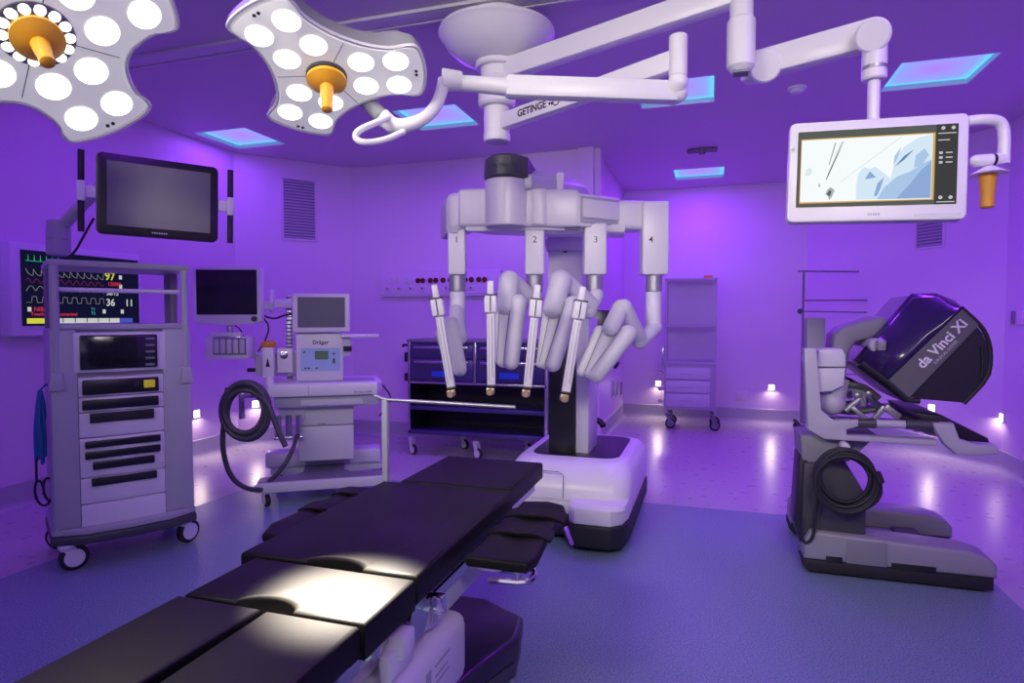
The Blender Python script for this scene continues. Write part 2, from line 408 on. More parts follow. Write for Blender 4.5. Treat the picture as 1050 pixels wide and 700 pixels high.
part('switch', MB(T).box(w * .35, w * .55, -.03, -.015, h * .05, h * .95, .003), m['cart_dark'], t)
t, T, w, h = wallplate(934, 946, 306, 314, 5, 'wall_socket', 'small socket plate peeking out above the console hood', 'socket', m['wall_paint'])
part('cover', MB(T).box(w * .2, w * .8, -.019, -.015, h * .2, h * .8, .002), m['robot_grey'], t)
# three slotted sockets on the alcove side wall
for k, px in enumerate((627.8, 632, 636)):
    a = atX(px, 398, XS); 
    t = thing('socket_slot', ('nearest', 'middle', 'farthest')[k] + ' of the three dark upright sockets right of the robot column', 'socket', a)
    part('plate', MB(Fr(a)).box(0, .012, -.09, .09, -.10, .10, .004), m['robot_grey'], t)
    part('opening', MB(Fr(a)).box(.012, .016, -.05, .05, -.08, .08, .003), m['violet_slot'], t)
# medical outlet panel on back wall
a = atY(392, 279, YB); b = atY(515, 306, YB); w = b.x - a.x; h = .27; F = Fr((a.x, YB, a.z - h))
t = thing('outlet_panel', 'long pale medical outlet panel on the back wall with dark red sockets', 'outlet panel', (a.x, YB, a.z - h))
part('housing', MB(F).box(0, w, -.05, 0, 0, h, .015), m['wall_paint'], t)
for fx in (.33, .37, .435, .48, .54, .60, .72, .77, .83, .875, .26, .22):
    red = fx > .3
    part('red_socket' if red else 'pale_socket', MB(F).lathe([(.028, 0), (.028, .012), (.02, .014)], (fx * w, -.05, h * .62), (0, -1, 0), 14), m['red_socket' if red else 'robot_grey'], t)
for fx in (.07, .17, .27, .37, .47, .57, .67, .77):
    g = part('gas_outlet', MB(F).lathe([(.024, 0), (.024, .018), (.014, .02)], (fx * w, -.05, h * .32), (0, -1, 0), 14), m['robot_grey'], t)
    part('outlet_core', MB(F).lathe([(.012, .0), (.012, .008)], (fx * w, -.07, h * .32), (0, -1, 0), 10), m['cart_dark'], g)
part('rail', MB(F).box(.01, w - .01, -.056, -.05, .03, .045, .002), m['robot_grey'], t)
for fx in (.09, .14):
    part('switch_block', MB(F).box(fx * w - .02, fx * w + .02, -.058, -.05, h * .58, h * .78, .003), m['robot_grey'], t)

# ------------------------------------------------------------------ wall display on the left wall
FD = Fr((XL, 3.45, 1.0), pi / 2)   # local x = +Y world, local -y = +X
FD.I = FD.M.inverted()
def wd(px, py): q = FD.on(px, py, -.13); return q.x, q.z
x0, z1 = wd(14, 250); x1, _ = wd(143, 268); _, z0 = wd(14, 342)
t = thing('wall_display', 'wall-mounted vital signs display with coloured traces behind the tall cart', 'display', FD.M @ Vector((0, 0, z0)), pi / 2)
part('housing', MB(FD).box(x0 - .02, x1 + .02, -.12, 0, z0 - .02, z1 + .02, .012), m['cart_light'], t)
sc = part('screen', MB(FD).box(x0 + .045, x1 - .01, -.126, -.118, z0 + .05, z1 - .03), m['s_black'], t)
sw = x1 - x0 - .055; sh = z1 - z0 - .08; sx = x0 + .045; sz = z0 + .05
def S2(u, v): return sx + u * sw, sz + v * sh
def trace(name, col, v, fn, n=120, r=.0018, u0=.03, u1=.66, cyc=8):
    pts = []
    for i in range(n):
        u = u0 + (u1 - u0) * i / (n - 1); x, z = S2(u, v + fn((i / (n - 1) * cyc) % 1.)); pts.append((x, -.128, z))
    part(name, MB(FD).tube(pts, r, 4), m[col], sc)
trace('green_trace', 's_green', .86, lambda q: .08 if .45 < q < .5 else 0, cyc=6, u1=.3)
trace('pressure_trace', 's_dim', .66, lambda q: .1 * math.exp(-3 * q), cyc=11)
trace('red_trace', 's_magenta', .60, lambda q: .03 * sin(2 * pi * q), cyc=10)
trace('plethysmograph_trace', 's_dim', .46, lambda q: .07 * sin(pi * q), cyc=9)
trace('breath_trace', 's_dim', .31, lambda q: .08 if q > .5 else 0, cyc=8)
for body, col, u, v, sz_ in (('97', 's_yellow', .72, .72, .085), ('120/80', 's_red', .76, .61, .04), ('36/15', 's_white', .74, .47, .045), ('36', 's_white', .72, .33, .075), ('11', 's_white', .90, .33, .075),
                         ('NIBP No', 's_red', .17, .22, .042), ('Touch when connected', 's_red', .24, .155, .034), ('T1', 's_cyan', .56, .23, .03), ('T2', 's_cyan', .56, .17, .03)):
    x, z = S2(u, v); part('reading', MB(FD).text(body, x, z, sz_ * 1.0, -.1275, bold=.0004 if sz_ < .06 else .001), m[col], sc)
for u0, u1, col in ((.03, .2, 's_yellow'), (.2, .8, 's_white'), (.8, .93, 's_blue')):
    xa, za = S2(u0, .03); xb, zb = S2(u1, .10); part('button_bar', MB(FD).box(xa, xb, -.128, -.126, za, zb), m[col], sc)
for u in (.3, .4, .5, .6, .7):
    xa, za = S2(u, .04); part('bar_divider', MB(FD).box(xa, xa + .006, -.129, -.128, za, za + .04), m['s_black'], sc)
for u, v in ((.82, .72), (.82, .58), (.66, .2), (.83, .2), (.05, .22)):
    xa, za = S2(u, v); part('status_icon', MB(FD).box(xa - .012, xa + .012, -.128, -.126, za - .015, za + .015), m['s_white'], sc)

# ================================================================== casters
def caster(parent, F, x, y, r=.05, ang=0., top=None, mcol=None, w=.03):
    """swivel caster whose wheel touches the floor, as a part with a wheel sub-part"""
    top = top or r * 2.35; c, s_ = cos(ang), sin(ang)
    T = (F.M if isinstance(F, Fr) else F) @ Matrix.Translation((x, y, 0)) @ Matrix.Rotation(ang, 4, 'Z')
    f = MB(T); f.cyl((0, 0, top - .02), (0, 0, top), r * .55)
    for sg in (-1, 1):
        f.prism([(-r * .4, top - .01), (r * .55, top - .01), (r * .75, r * .9), (r * .55, r * .75), (r * .3, r * .9)], sg * (w / 2 + .004), sg * (w / 2 + .009), 'y')
    f.box(-r * .4, r * .6, -w / 2 - .009, w / 2 + .009, top - .03, top - .012, .004)
    fk = part('caster', f, mcol or m['cart_light'], parent)
    wh = MB(T).lathe([(r * .3, -w / 2 - .001), (r * .86, -w / 2), (r, -w / 2 + .006), (r, w / 2 - .006), (r * .86, w / 2), (r * .3, w / 2 + .001)], (r * .5, 0, r), (0, 1, 0), 24)
    part('wheel', wh, m['black_rubber'], fk)
    hb = MB(T).lathe([(r * .2, -w / 2 - .006), (r * .7, -w / 2 - .004), (r * .7, w / 2 + .004), (r * .2, w / 2 + .006)], (r * .5, 0, r), (0, 1, 0), 20)
    part('hub', hb, mcol or m['cart_light'], fk)
    return fk

# ================================================================== LEFT EQUIPMENT CART
CA = rad(57.1); CO = Vector((-3.162, 2.662, 0)); FC = Fr(CO, CA)
t = thing('equipment_cart', 'tall grey equipment cart stacked with devices standing by the left wall', 'cart', CO, CA)
W2, D2_ = .325, .26; yf = -D2_
def cz(px, py, y=None): q = FC.on(px, py, yf if y is None else y); return q.x, q.z
fx0, fx1 = cz(82, 450)[0], cz(169, 450)[0]
base = [(-W2 - .012, .24), (-W2 - .012, -.22), (-.2, -.285), (0, -.30), (.2, -.285), (W2 + .012, -.22), (W2 + .012, .24)]
part('bumper', MB(FC).prism(base, .135, .185, 'z', .012), m['charcoal'], t)
part('base_plate', MB(FC).prism([(x * .985, y * .985) for x, y in base], .185, .222, 'z', .008), m['cart_grey'], t)
for sg, nm in ((-1, 'left'), (1, 'right')):
    s_ = MB(FC); xo = sg * W2; xi = sg * (W2 - .055)
    s_.prism([(-.235, .2), (-.215, 1.24), (.22, 1.24), (.22, .2)], xo, xi, 'x', .012)
    part('side_panel', s_, m['cart_grey'], t)
    s_ = MB(FC); s_.prism([(.22, 1.2), (.22, 1.555), (.03, 1.555), (.06, 1.2)], xo * .97, sg * (W2 - .05), 'x', .01)
    part('upper_side_panel', s_, m['cart_dark'], t)
    s_ = MB(FC); s_.cyl((sg * (W2 - .03), -.228, .94), (sg * (W2 - .03), -.228, 1.56), .021)
    s_.prism([(sg * (W2 - .03) - .034, .93), (sg * (W2 - .03) + .034, .93), (sg * (W2 - .03) + .024, 1.02), (sg * (W2 - .03) - .024, 1.02)], -.262, -.21, 'y', .008)
    part('corner_post', s_, m['cart_grey'], t)
    part('front_flank', MB(FC).box(xo * .985, (fx0 if sg < 0 else fx1) , -.243, -.17, .222, 1.235, .01), m['cart_grey'], t)
part('top_frame', MB(FC).box(-W2, W2, -.245, .225, 1.555, 1.59, .014), m['cart_grey'], t)
part('cross_bar', MB(FC).cyl((-W2 + .05, -.19, 1.44), (W2 - .05, -.19, 1.44), .012), m['cart_light'], t)
part('shelf', MB(FC).box(-W2 + .03, W2 - .03, -.235, .22, 1.235, 1.265, .008), m['cart_grey'], t)
part('back_panel', MB(FC).box(-W2 + .05, W2 - .05, .2, .22, .2, 1.235), m['cart_grey'], t)
part('inner_case', MB(FC).box(-W2 + .05, W2 - .05, -.20, .2, .222, 1.235), m['cart_grey'], t)
# devices
def dev(name, py0, py1, front=-.245, mt='cart_light', dx=0):
    z1 = cz(125, py0)[1]; z0 = cz(125, py1)[1]
    # slightly bowed fascia
    pts = [(fx0 - dx, -.18), (fx0 - dx, front), (fx0 * .5 + fx1 * .5, front - .018), (fx1 + dx, front), (fx1 + dx, -.18)]
    o = part(name, MB(FC).prism(pts, z0 + .002, z1 - .002, 'z', .005), m[mt], t); return o, z0, z1
def slot(o, name, pxa, pxb, pya, pyb, mt='black_plastic', th=.012, b=.006):
    xa, z1 = cz(pxa, pya, -.262); xb, z0 = cz(pxb, pyb, -.262); z0 = cz((pxa + pxb) / 2, pyb, -.262)[1]; z1 = cz((pxa + pxb) / 2, pya, -.262)[1]
    return part(name, MB(FC).box(xa, xb, -.268, -.25, z0, z1, b), m[mt], o)
o, z0, z1 = dev('monitor_unit', 340, 381, dx=.015); slot(o, 'screen', 81, 162, 343, 378, 'screen_off', b=.012)
slot(o, 'screen_glass', 88, 142, 346, 375, 'charcoal', b=.004)
for k in range(5):
    xa, z = cz(154, 347 + k * 6.6, -.27); part('button', MB(FC).box(xa - .022, xa + .022, -.272, -.266, z - .006, z + .006, .003), m['cart_dark'], o)
o, z0, z1 = dev('light_source_unit', 385, 405); slot(o, 'fascia', 84, 163, 388, 403); q = slot(o, 'readout', 147, 159, 389, 397, 'yellow_label'); q.location.y = -.006
z_ = cz(141, 394, -.27); part('socket', MB(FC).lathe([(.016, 0), (.016, .02), (.009, .022)], (z_[0], -.262, z_[1]), (0, -1, 0), 16), m['black_rubber'], o)
o, z0, z1 = dev('processor_unit', 405, 420.5); slot(o, 'fascia', 84, 163, 408, 418)
o, z0, z1 = dev('recorder_unit', 420.5, 446); slot(o, 'open_slot', 92, 158, 421.5, 431, 'black_rubber', b=.001)
o, z0, z1 = dev('insufflator_unit', 446, 486)
for a_, b_, c_, d_ in ((87, 165, 449, 456), (87, 165, 459.5, 467), (95, 159, 470, 478)): slot(o, 'fascia', a_, b_, c_, d_)
z_ = cz(165.5, 473, -.26); part('power_button', MB(FC).lathe([(.011, 0), (.011, .008), (.007, .009)], (z_[0], -.258, z_[1]), (0, -1, 0), 16), m['robot_grey'], o)
o, z0, z1 = dev('drawer', 486, 512); slot(o, 'open_slot', 94, 161, 486.5, 494, 'black_rubber', b=.001)
o, z0, z1 = dev('bottom_panel', 512, 541)
for (x, y, a_) in ((-W2 + .05, -.22, .1), (W2 - .05, -.17, .45), (-W2 + .07, .18, 2.5), (W2 - .07, .18, .4)):
    caster(t, FC, x, y, .066, a_, .138, m['cart_light'], .036)
# arm that carries the display
pa = at(60, 262, 3.25); pb = at(60, 236, 3.25); pc_ = at(80, 214, 3.22); pd = at(104, 190, 3.3)
o = part('display_arm', MB().beam(pa, pb + Vector((0, 0, .02)), .085, .085, .012, up=(1, 0, 0)).cyl(pb + Vector((0, 0, -.05)), pb + Vector((0, 0, .05)), .052), m['cart_grey'], t)
part('arm_link', MB().tube([pb, pc_, pd], .03, 14, smooth=2), m['cart_grey'], o)
part('arm_cable', MB().tube([at(62, 266, 3.16), at(75, 262, 3.14), at(88, 238, 3.15), at(96, 224, 3.2)], .006, 8, smooth=2), m['black_rubber'], o)
# display on the arm
TL, TR, BL, BR = at(101, 155, 3.12), at(226, 173, 3.42), at(96, 239, 3.12), at(221, 248, 3.42)
cc = (TL + TR + BL + BR) / 4; ex = ((TR - TL) + (BR - BL)).normalized(); ez = ((TL - BL) + (TR - BR)); ez = (ez - ex * ez.dot(ex)).normalized(); ey = ez.cross(ex)
TD = axes(cc, ex, ey, ez); w = ((TR - TL).length + (BR - BL).length) / 2; h = ((TL - BL).length + (TR - BR).length) / 2
t = thing('display_screen', 'black flat display switched off on the arm of the tall left cart', 'display', cc)
def rrect(x0, x1, z0, z1, r, n=5):
    P = []
    for cx, cz_, a0 in ((x1 - r, z1 - r, 0), (x0 + r, z1 - r, 90), (x0 + r, z0 + r, 180), (x1 - r, z0 + r, 270)):
        for k in range(n + 1): a_ = rad(a0 + 90 * k / n); P.append((cx + r * cos(a_), cz_ + r * sin(a_)))
    return P
part('housing', MB(TD).prism(rrect(-w / 2, w / 2, -h / 2, h / 2, .028), -.012, .035, 'y', .005), m['black_plastic'], t)
part('screen', MB(TD).box(-w / 2 + .045, w / 2 - .04, -.0145, -.012, -h / 2 + .045, h / 2 - .038), m['screen_grey'], t)
lm = MB(TD)
for k in range(7): lm.box(-.036 + k * .0105, -.029 + k * .0105, -.0127, -.012, -h / 2 + .019, -h / 2 + .026)
part('maker_mark', lm, m['robot_grey'], t)
for sg, px, ptop, pbot, d in ((-1, 82, 152, 232, 3.08), (1, 236, 177, 250, 3.46)):
    off = sg * (w / 2 + .062); zz = .0
    hb = part('handle', MB(TD).tube([(off, 0, .20), (off, 0, -.20)], .015, 12), m['black_rubber'], t)
    part('handle_bracket', MB(TD).box(off - .019, off + .019, -.02, .02, -.05, .05, .008).box(min(off, sg * w / 2), max(off, sg * w / 2), -.008, .014, -.03, .03, .004), m['robot_white'], hb)
part('back_mount', MB(TD).box(-.09, .09, .035, .06, -.08, .08, .01).cyl((-.0, .05, 0), (-.2, .07, -.05), .03), m['cart_grey'], t)
# blue cord bundle hung on the cart
q0 = at(41, 400, 3.20)
bd = MB()
for k in range(14):
    dx, dy = random.uniform(-.014, .014), random.uniform(-.02, .02); zt = q0.z; zb = random.uniform(.53, .60)
    dv = CR * dx; sp = random.uniform(-.026, .024)
    bd.tube([q0 + dv * .4, q0 + dv + Vector((0, dy, -.12)), q0 + CR * sp + Vector((0, dy, (zb - zt) * .6)), q0 + CR * (sp * .8) + Vector((0, dy, zb - zt))], .007, 6, smooth=2)
bd.tube([q0 + Vector((0, 0, 0)), q0 + CR * .03 + Vector((0, 0, .03)), q0 + CR * .08], .005, 6)
solo('blue_cord', bd, m['blue_cord'], 'bundle of blue cord hanging on the left side of the tall cart', 'cord', q0)
bk = MB(); q1 = at(38, 507, 3.20)
bk.tube([q1 + CR * .035 * cos(a_) * (1 + .1 * (a_ > 6)) + Vector((0, 0, .07 * sin(a_))) + CF * .01 * a_ for a_ in [k * .5 for k in range(22)]], .006, 8, smooth=1)
bk.tube([q1 + Vector((0, 0, .07)), q1 + Vector((0, 0, .2)), q0 + Vector((0, 0, -.3)) + CF * .03], .006, 6, smooth=1)
solo('black_cable', bk, m['black_rubber'], 'loop of black cable hanging under the blue cord', 'cable', q1)

# ================================================================== ANAESTHESIA MACHINE
AA = rad(32.6); AO = atZ(273, 518) ; AO = Vector((AO.x, AO.y, 0)); FA = Fr(AO, AA)   # origin under the front left wheel
def az(px, py, y=0.): q = FA.on(px, py, y); return q.x, q.z
t = thing('anaesthesia_machine', 'grey anaesthesia machine on a wheeled base right of the tall cart', 'anaesthesia machine', AO, AA)
am = t
BW = az(397, 490, 0)[0]
Y0, Y1 = -.03, .62
pl = [(-.06, Y0 - .02), (BW + .02, Y0 - .02), (BW + .02, Y0 + .12), (BW * .70, Y0 + .14), (BW * .64, Y0 + .22), (BW * .64, .42), (BW * .98, .46), (BW * .98, Y1), (-.02, Y1), (-.02, .46), (BW * .28, .42), (BW * .28, Y0 + .22), (BW * .22, Y0 + .14), (-.06, Y0 + .12)]
part('base_frame', MB(FA).prism(pl, .095, .165, 'z', .012), m['robot_grey'], t)
part('base_tread', MB(FA).prism([(x * .97 + .012, y * .93 + .02) for x, y in pl], .164, .171, 'z'), m['cart_dark'], t)
part('side_foot', MB(FA).box(-.05, BW * .3, .40, .60, .165, .27, .012), m['robot_grey'], t)
part('side_foot', MB(FA).box(BW * .66, BW * .97, .40, .60, .165, .27, .012), m['robot_grey'], t)
for x, y, a_ in ((0, 0, -1.2), (BW - .04, .02, -1.0), (0, .56, .3), (BW - .06, .56, .5)): caster(t, FA, x, y, .042, a_, .098, m['robot_white'], .034)
yb = .17
xa, zt = az(306, 417, yb); xb, zb = az(363, 470, yb)
part('column', MB(FA).box(xa + .02, xb - .02, .40, .60, .165, .8, .01), m['cart_grey'], t)
zm = az(335, 436, yb)[1]
dr = part('drawer', MB(FA).box(xa, xb, yb, .5, zm + .003, zt, .008), m['robot_grey'], t)
part('drawer_seam', MB(FA).box(xa + .14, xa + .19, yb - .004, yb, zm + .01, zm + .016, .001), m['cart_dark'], dr)
part('drawer', MB(FA).box(xa - .004, xb, yb - .01, .5, zb, zm - .002, .01), m['robot_grey'], t)
yd = .02
dx0, dz0 = az(270, 410, yd); dx1, dz1 = az(391, 394, yd); dz0 = az(330, 406, yd)[1]; dz1 = az(330, 393, yd)[1]
part('worktop', MB(FA).prism([(dx0 - .03, yd + .12), (dx0 + .03, yd - .0), (dx1 - .03, yd), (dx1 + .01, yd + .06), (dx1, .58), (dx0, .58)], dz0, dz1, 'z', .012), m['robot_white'], t)
part('tabletop_recess', MB(FA).box(dx0 + .22, dx1 - .04, yd + .08, .40, dz1 - .002, dz1 + .002), m['cart_grey'], t)
part('worktop_seam', MB(FA).box(dx0 + .295, dx0 + .298, yd - .003, yd, dz0 + .01, dz1 - .01), m['cart_dark'], t)
part('lettering', MB(FA).text('Perseus A500', dx1 - .13, dz0 + .022, .022, yd - .001), m['ink'], t)
ux0, uz0 = az(281, 421, yd + .05); ux1, uz1 = az(388, 408, yd + .05)
ud = part('underdrawer', MB(FA).box(ux0, ux1, yd + .05, .5, az(330, 417, yd + .05)[1], dz0, .006), m['cart_grey'], t)
part('pull_tray', MB(FA).box(az(308, 412, yd)[0], az(372, 412, yd)[0], yd + .035, yd + .055, az(340, 416, yd)[1], az(340, 410, yd)[1], .004), m['robot_grey'], ud)
# gas supply parts under the left of worktop
ub = part('gas_block', MB(FA).box(ux0 + .02, ux0 + .2, .15, .40, .56, .68, .01), m['robot_grey'], t)
for k in range(3): part('gas_valve', MB(FA).cyl((ux0 + .02 + k * .07, .13, .44), (ux0 + .02 + k * .07, .13, .60), .022).box(ux0 - .01 + k * .07, ux0 + .05 + k * .07, .1, .12, .43, .45, .003), m['steel'], t)
# ventilator block
yv = .20
vx0, vz1 = az(303, 342, yv); vx1, _ = az(352, 342, yv); vz0 = dz1
vb = part('ventilator_block', MB(FA).box(vx0, vx1, yv, .48, vz0, vz1 + .03, .012), m['robot_white'], t)
a0, b1 = az(308, 357, yv - .004); a1, b0 = az(349, 379.5, yv - .004)
pn = part('control_panel', MB(FA).prism(rrect(a0, a1, b0, b1, .012), yv - .005, yv + .002, 'y'), m['panel_blue'], vb)
part('lcd', MB(FA).box(lerp(a0, a1, .36), lerp(a0, a1, .70), yv - .008, yv - .004, lerp(b0, b1, .5), lerp(b0, b1, .88), .002), m['s_lcd'], vb)
for u, v in ((.1, .83), (.12, .12), (.2, .12), (.4, .12), (.84, .75), (.84, .35)):
    part('key', MB(FA).box(lerp(a0, a1, u) - .008, lerp(a0, a1, u) + .008, yv - .008, yv - .004, lerp(b0, b1, v) - .006, lerp(b0, b1, v) + (.03 if v == .35 else .006), .002), m['charcoal'], vb)
part('lettering', MB(FA).text('Dräger', lerp(vx0, vx1, .52), az(329, 351, yv)[1], .04, yv - .001, bold=.0006), m['ink'], vb)
# tilted screen on top
ys_ = .14
s0, t1 = az(299.5, 301, ys_); s1, t0 = az(359, 340, ys_); t0 = az(330, 340.5, ys_)[1]; t1 = az(330, 301, ys_)[1]
o = part('screen_housing', MB(FA).prism(rrect(s0, s1, t0, t1, .012), ys_, ys_ + .05, 'y', .006), m['robot_white'], t)
part('screen', MB(FA).box(s0 + .035, s1 - .035, ys_ - .003, ys_ + .001, t0 + .035, t1 - .025), m['screen_grey'], o)
part('neck', MB(FA).box(vx0 + .08, vx1 - .08, ys_ + .04, .34, t0 + .02, t1 - .1, .01), m['robot_grey'], t)
# side shelf
h0, i0 = az(355, 343, .25); h1, _ = az(388, 343, .25)
o = part('side_shelf', MB(FA).box(vx1 - .02, h1, .15, .38, i0 - .02, i0 + .004, .006), m['robot_white'], t)
part('shelf_bracket', MB(FA).box(vx1 - .01, vx1 + .05, .2, .3, i0 - .16, i0 - .02, .006), m['robot_grey'], t)
part('clamp_knob', MB(FA).cyl((vx1 + .0, .17, i0 - .1), (vx1 + .06, .17, i0 - .1), .018), m['black_rubber'], t)
# mast behind with slotted rail, arm to the left monitor
mx = az(297, 350, .4)[0]; mz0, mz1 = dz1, az(297, 303, .4)[1]
ms = MB(FA).box(mx - .02, mx + .02, .38, .42, mz0 - .02, mz1, .003)
part('mast', ms, m['steel'], t)
rg = MB(FA)
for k in range(22): rg.box(mx - .022, mx + .022, .373, .38, lerp(mz0, mz1, (k + .5) / 22) - .004, lerp(mz0, mz1, (k + .5) / 22) + .004)
part('mast_slots', rg, m['charcoal'], t)
ma, mb_ = az(279, 311, .3), az(297, 311, .3)
part('monitor_arm', MB(FA).box(ma[0], mb_[0] + .05, .3, .36, mb_[1] - .035, mb_[1] + .03, .01).box(ma[0] - .01, ma[0] + .015, .24, .36, mb_[1] - .07, mb_[1] + .10, .006), m['robot_white'], t)
# vaporiser and flow block
ya = .18
v0, k1 = az(268, 352, ya); v1, k0 = az(281, 384, ya); k0 = dz1 + .01
vp = part('vaporiser', MB(FA).box(v0, v1, ya, ya + .12, k0 + .02, k1 - .03, .008), m['robot_white'], t)
cx_ = (v0 + v1) / 2
part('dial', MB(FA).lathe([(.05, 0), (.055, .01), (.05, .035), (.03, .05), (0, .052)], (cx_, ya + .06, k1 - .03), (0, 0, 1), 24), m['brown_orange'], vp)
part('sight_mark', MB(FA).prism([(cx_ - .015, lerp(k0, k1, .38)), (cx_ + .015, lerp(k0, k1, .38)), (cx_, lerp(k0, k1, .62))], ya - .003, ya + .001, 'y'), m['ink'], vp)
part('clear_cap', MB(FA).lathe([(.03, 0), (.032, .02), (.018, .05), (0, .055)], (cx_ + .02, .1, dz1), (0, 0, 1), 20), m['robot_white'], t)
part('flow_block', MB(FA).box(v0 - .06, vx0 + .02, ya + .13, ya + .2, k0 + .03, k0 + .19, .008), m['robot_grey'], t)
gb = part('gauge_block', MB(FA).box(az(284, 360, .25)[0], az(300, 360, .25)[0], .25, .33, az(290, 382, .25)[1], az(290, 357, .25)[1], .006), m['robot_white'], t)
gq = az(291, 364, .24)
part('gauge', MB(FA).lathe([(.028, 0), (.028, .012), (.02, .014)], (gq[0], .25, gq[1]), (0, -1, 0), 18), m['chrome'], gb)
part('side_knob', MB(FA).cyl((v0 - .12, ya + .16, k0 + .07), (v0 - .05, ya + .16, k0 + .07), .014), m['black_rubber'], t)
# hose post on the left
hp = az(245, 400, .02)
part('hose_bracket', MB(FA).box(hp[0] - .012, dx0 + .05, yd + .1, yd + .16, dz0 - .01, dz0 + .02, .004).box(hp[0] - .018, hp[0] + .018, yd + .09, yd + .13, az(245, 430, .11)[1], az(245, 398, .11)[1], .006), m['steel'], t)
part('clamp_knob', MB(FA).cyl((hp[0] - .09, yd + .11, dz0 + .05), (hp[0] + .1, yd + .11, dz0 + .05), .01).ball((hp[0] - .09, yd + .11, dz0 + .05), .02), m['black_rubber'], t)
# loose cable right
part('power_lead', MB(FA).tube([(dx1, .2, dz1 - .02), (dx1 + .05, .2, dz1 - .08), (dx1 + .09, .22, dz0 - .06), (dx1 + .0, .3, dz0 - .2)], .006, 8, smooth=2), m['black_rubber'], t)

# patient monitor on the machine's arm
AM = rad(20); q = at(232, 302, 4.35); FM = Fr((q.x, q.y, q.z), AM)
def mz(px, py, y=0.): k = FM.on(px, py, y); return k.x, k.z
t = thing('patient_monitor', 'square grey patient monitor with dark screen above the module rack', 'monitor', q, AM)
l, tp = mz(197, 302); r_, _ = mz(268, 302); tp = mz(232, 272)[1]; bt = mz(232, 332)[1]
part('housing', MB(FM).prism([(l + .01, bt + .02), (l + .03, bt + .005), (0, bt - .01), (r_ - .03, bt + .005), (r_ - .005, bt + .02), (r_, tp - .03), (r_ - .02, tp - .01), (0, tp + .006), (l + .02, tp - .01), (l, tp - .03)], 0, .07, 'y', .008), m['robot_white'], t)
part('screen', MB(FM).box(l + .03, r_ - .03, -.004, .002, bt + .065, tp - .03), m['screen_off'], t)
part('control_knob', MB(FM).lathe([(.02, 0), (.018, .016), (.01, .018)], (r_ - .05, 0, bt + .035), (0, -1, 0), 18), m['charcoal'], t)
part('stand_neck', MB(FM).cyl((0, .05, bt - .10), (0, .05, bt), .022).box(-.10, .10, .0, .1, bt - .105, bt - .085, .006), m['steel'], t)
part('wall_bracket', MB(FM).box(0, ma[0] * 0 + .30, .05, .09, bt + .10, bt + .16, .01), m['robot_grey'], t)
rk0, rz1 = mz(211, 345, .02); rk1, rz0 = mz(255, 368, .02); rz1 = mz(233, 345, .02)[1]; rz0 = mz(233, 368, .02)[1]
rk = part('module_rack', MB(FM).box(rk0, rk1, .0, .16, rz0, rz1, .01), m['robot_white'], t)
part('rack_opening', MB(FM).box(lerp(rk0, rk1, .2), lerp(rk0, rk1, .97), -.003, .004, lerp(rz0, rz1, .2), lerp(rz0, rz1, .93)), m['cart_dark'], rk)
for k in range(5):
    a_ = lerp(rk0, rk1, .23 + k * .148); part('module', MB(FM).box(a_, a_ + .033, -.012, 0, lerp(rz0, rz1, .26), lerp(rz0, rz1, .88), .004), m['robot_grey'], rk)
part('rack_rail', MB(FM).box(rk0 + .02, rk1 - .05, .02, .06, rz1, rz1 + .03, .006), m['robot_white'], t)
cb = MB(FM); cb.tube([(r_ - .02, .07, bt + .05), (r_ + .03, .08, bt - .02), (r_ - .02, .1, bt - .14), (r_ - .06, .08, bt - .2)], .006, 6, smooth=2); cb.tube([(r_ - .02, .07, bt + .06), (r_ + .06, .09, bt + .03), (r_ + .14, .09, bt + .07), (r_ + .3, .12, bt + .07)], .007, 6, smooth=2); cb.tube([(0, .1, bt), (.06, .12, bt - .05), (.08, .12, bt - .15)], .005, 6, smooth=2)
part('cables', cb, m['black_rubber'], t)

# coiled hose
def coil(center, ax_u, ax_v, ax_n, ru, rv, turns, r, jit, seg=40, ph=0):
    P = []
    for k in range(int(turns * seg) + 1):
        a_ = 2 * pi * k / seg + ph; w_ = 1 + jit * .45 * sin(a_ * .37)
        P.append(center + ax_u * (ru * w_ * cos(a_) + jit * .10 * ru * sin(a_ * .23)) + ax_v * (rv * w_ * sin(a_) + jit * .55 * rv * sin(a_ * .143)) + ax_n * (r * 1.1 * sin(a_ * .21)))
    return P
hc = at(252, 422, 3.95); hz = MB()
P = coil(hc, CR, Vector((0, 0, 1)), -CF, .135, .165, 5.4, .026, .22, ph=1.2)
hz.tube(P, .018, 10)
hz.tube([at(262, 404, 3.92), at(274, 410, 3.9), at(283, 436, 3.9), at(293, 458, 3.9)], .017, 10, smooth=2)
d_ = [at(233, 420, 3.95), at(228, 440, 3.95), at(229, 468, 3.97), at(238, 492, 4.0), at(255, 502, 4.05), at(268, 502, 4.15)]
hz.tube(d_, .016, 10, smooth=2)
hz.tube([at(268, 500, 4.3), at(288, 483, 4.3), at(300, 462, 4.35), at(305, 445, 4.4)], .015, 10, smooth=2)
solo('coiled_hose', hz, m['charcoal'], 'thick dark hose coiled on the hook left of the anaesthesia machine', 'hose', hc)

# ================================================================== OPERATING TABLE
ZT = .62; TXL, TXR = -1.27, -.725
t = thing('operating_table', 'long black padded operating table running into the foreground', 'operating table', (-1.0, 1.9, 0))
V = m['vinyl_black']
def pad(name, poly, z0, z1, b=.012): return part(name, MB().prism(poly, z0, z1, 'z', b, 3), V, t)
def arc_in(xc, y, w_, dpt, n=10, sgn=1):
    return [(xc - sgn * w_ / 2 * cos(pi * k / n), y + dpt * sin(pi * k / n)) for k in range(n + 1)]
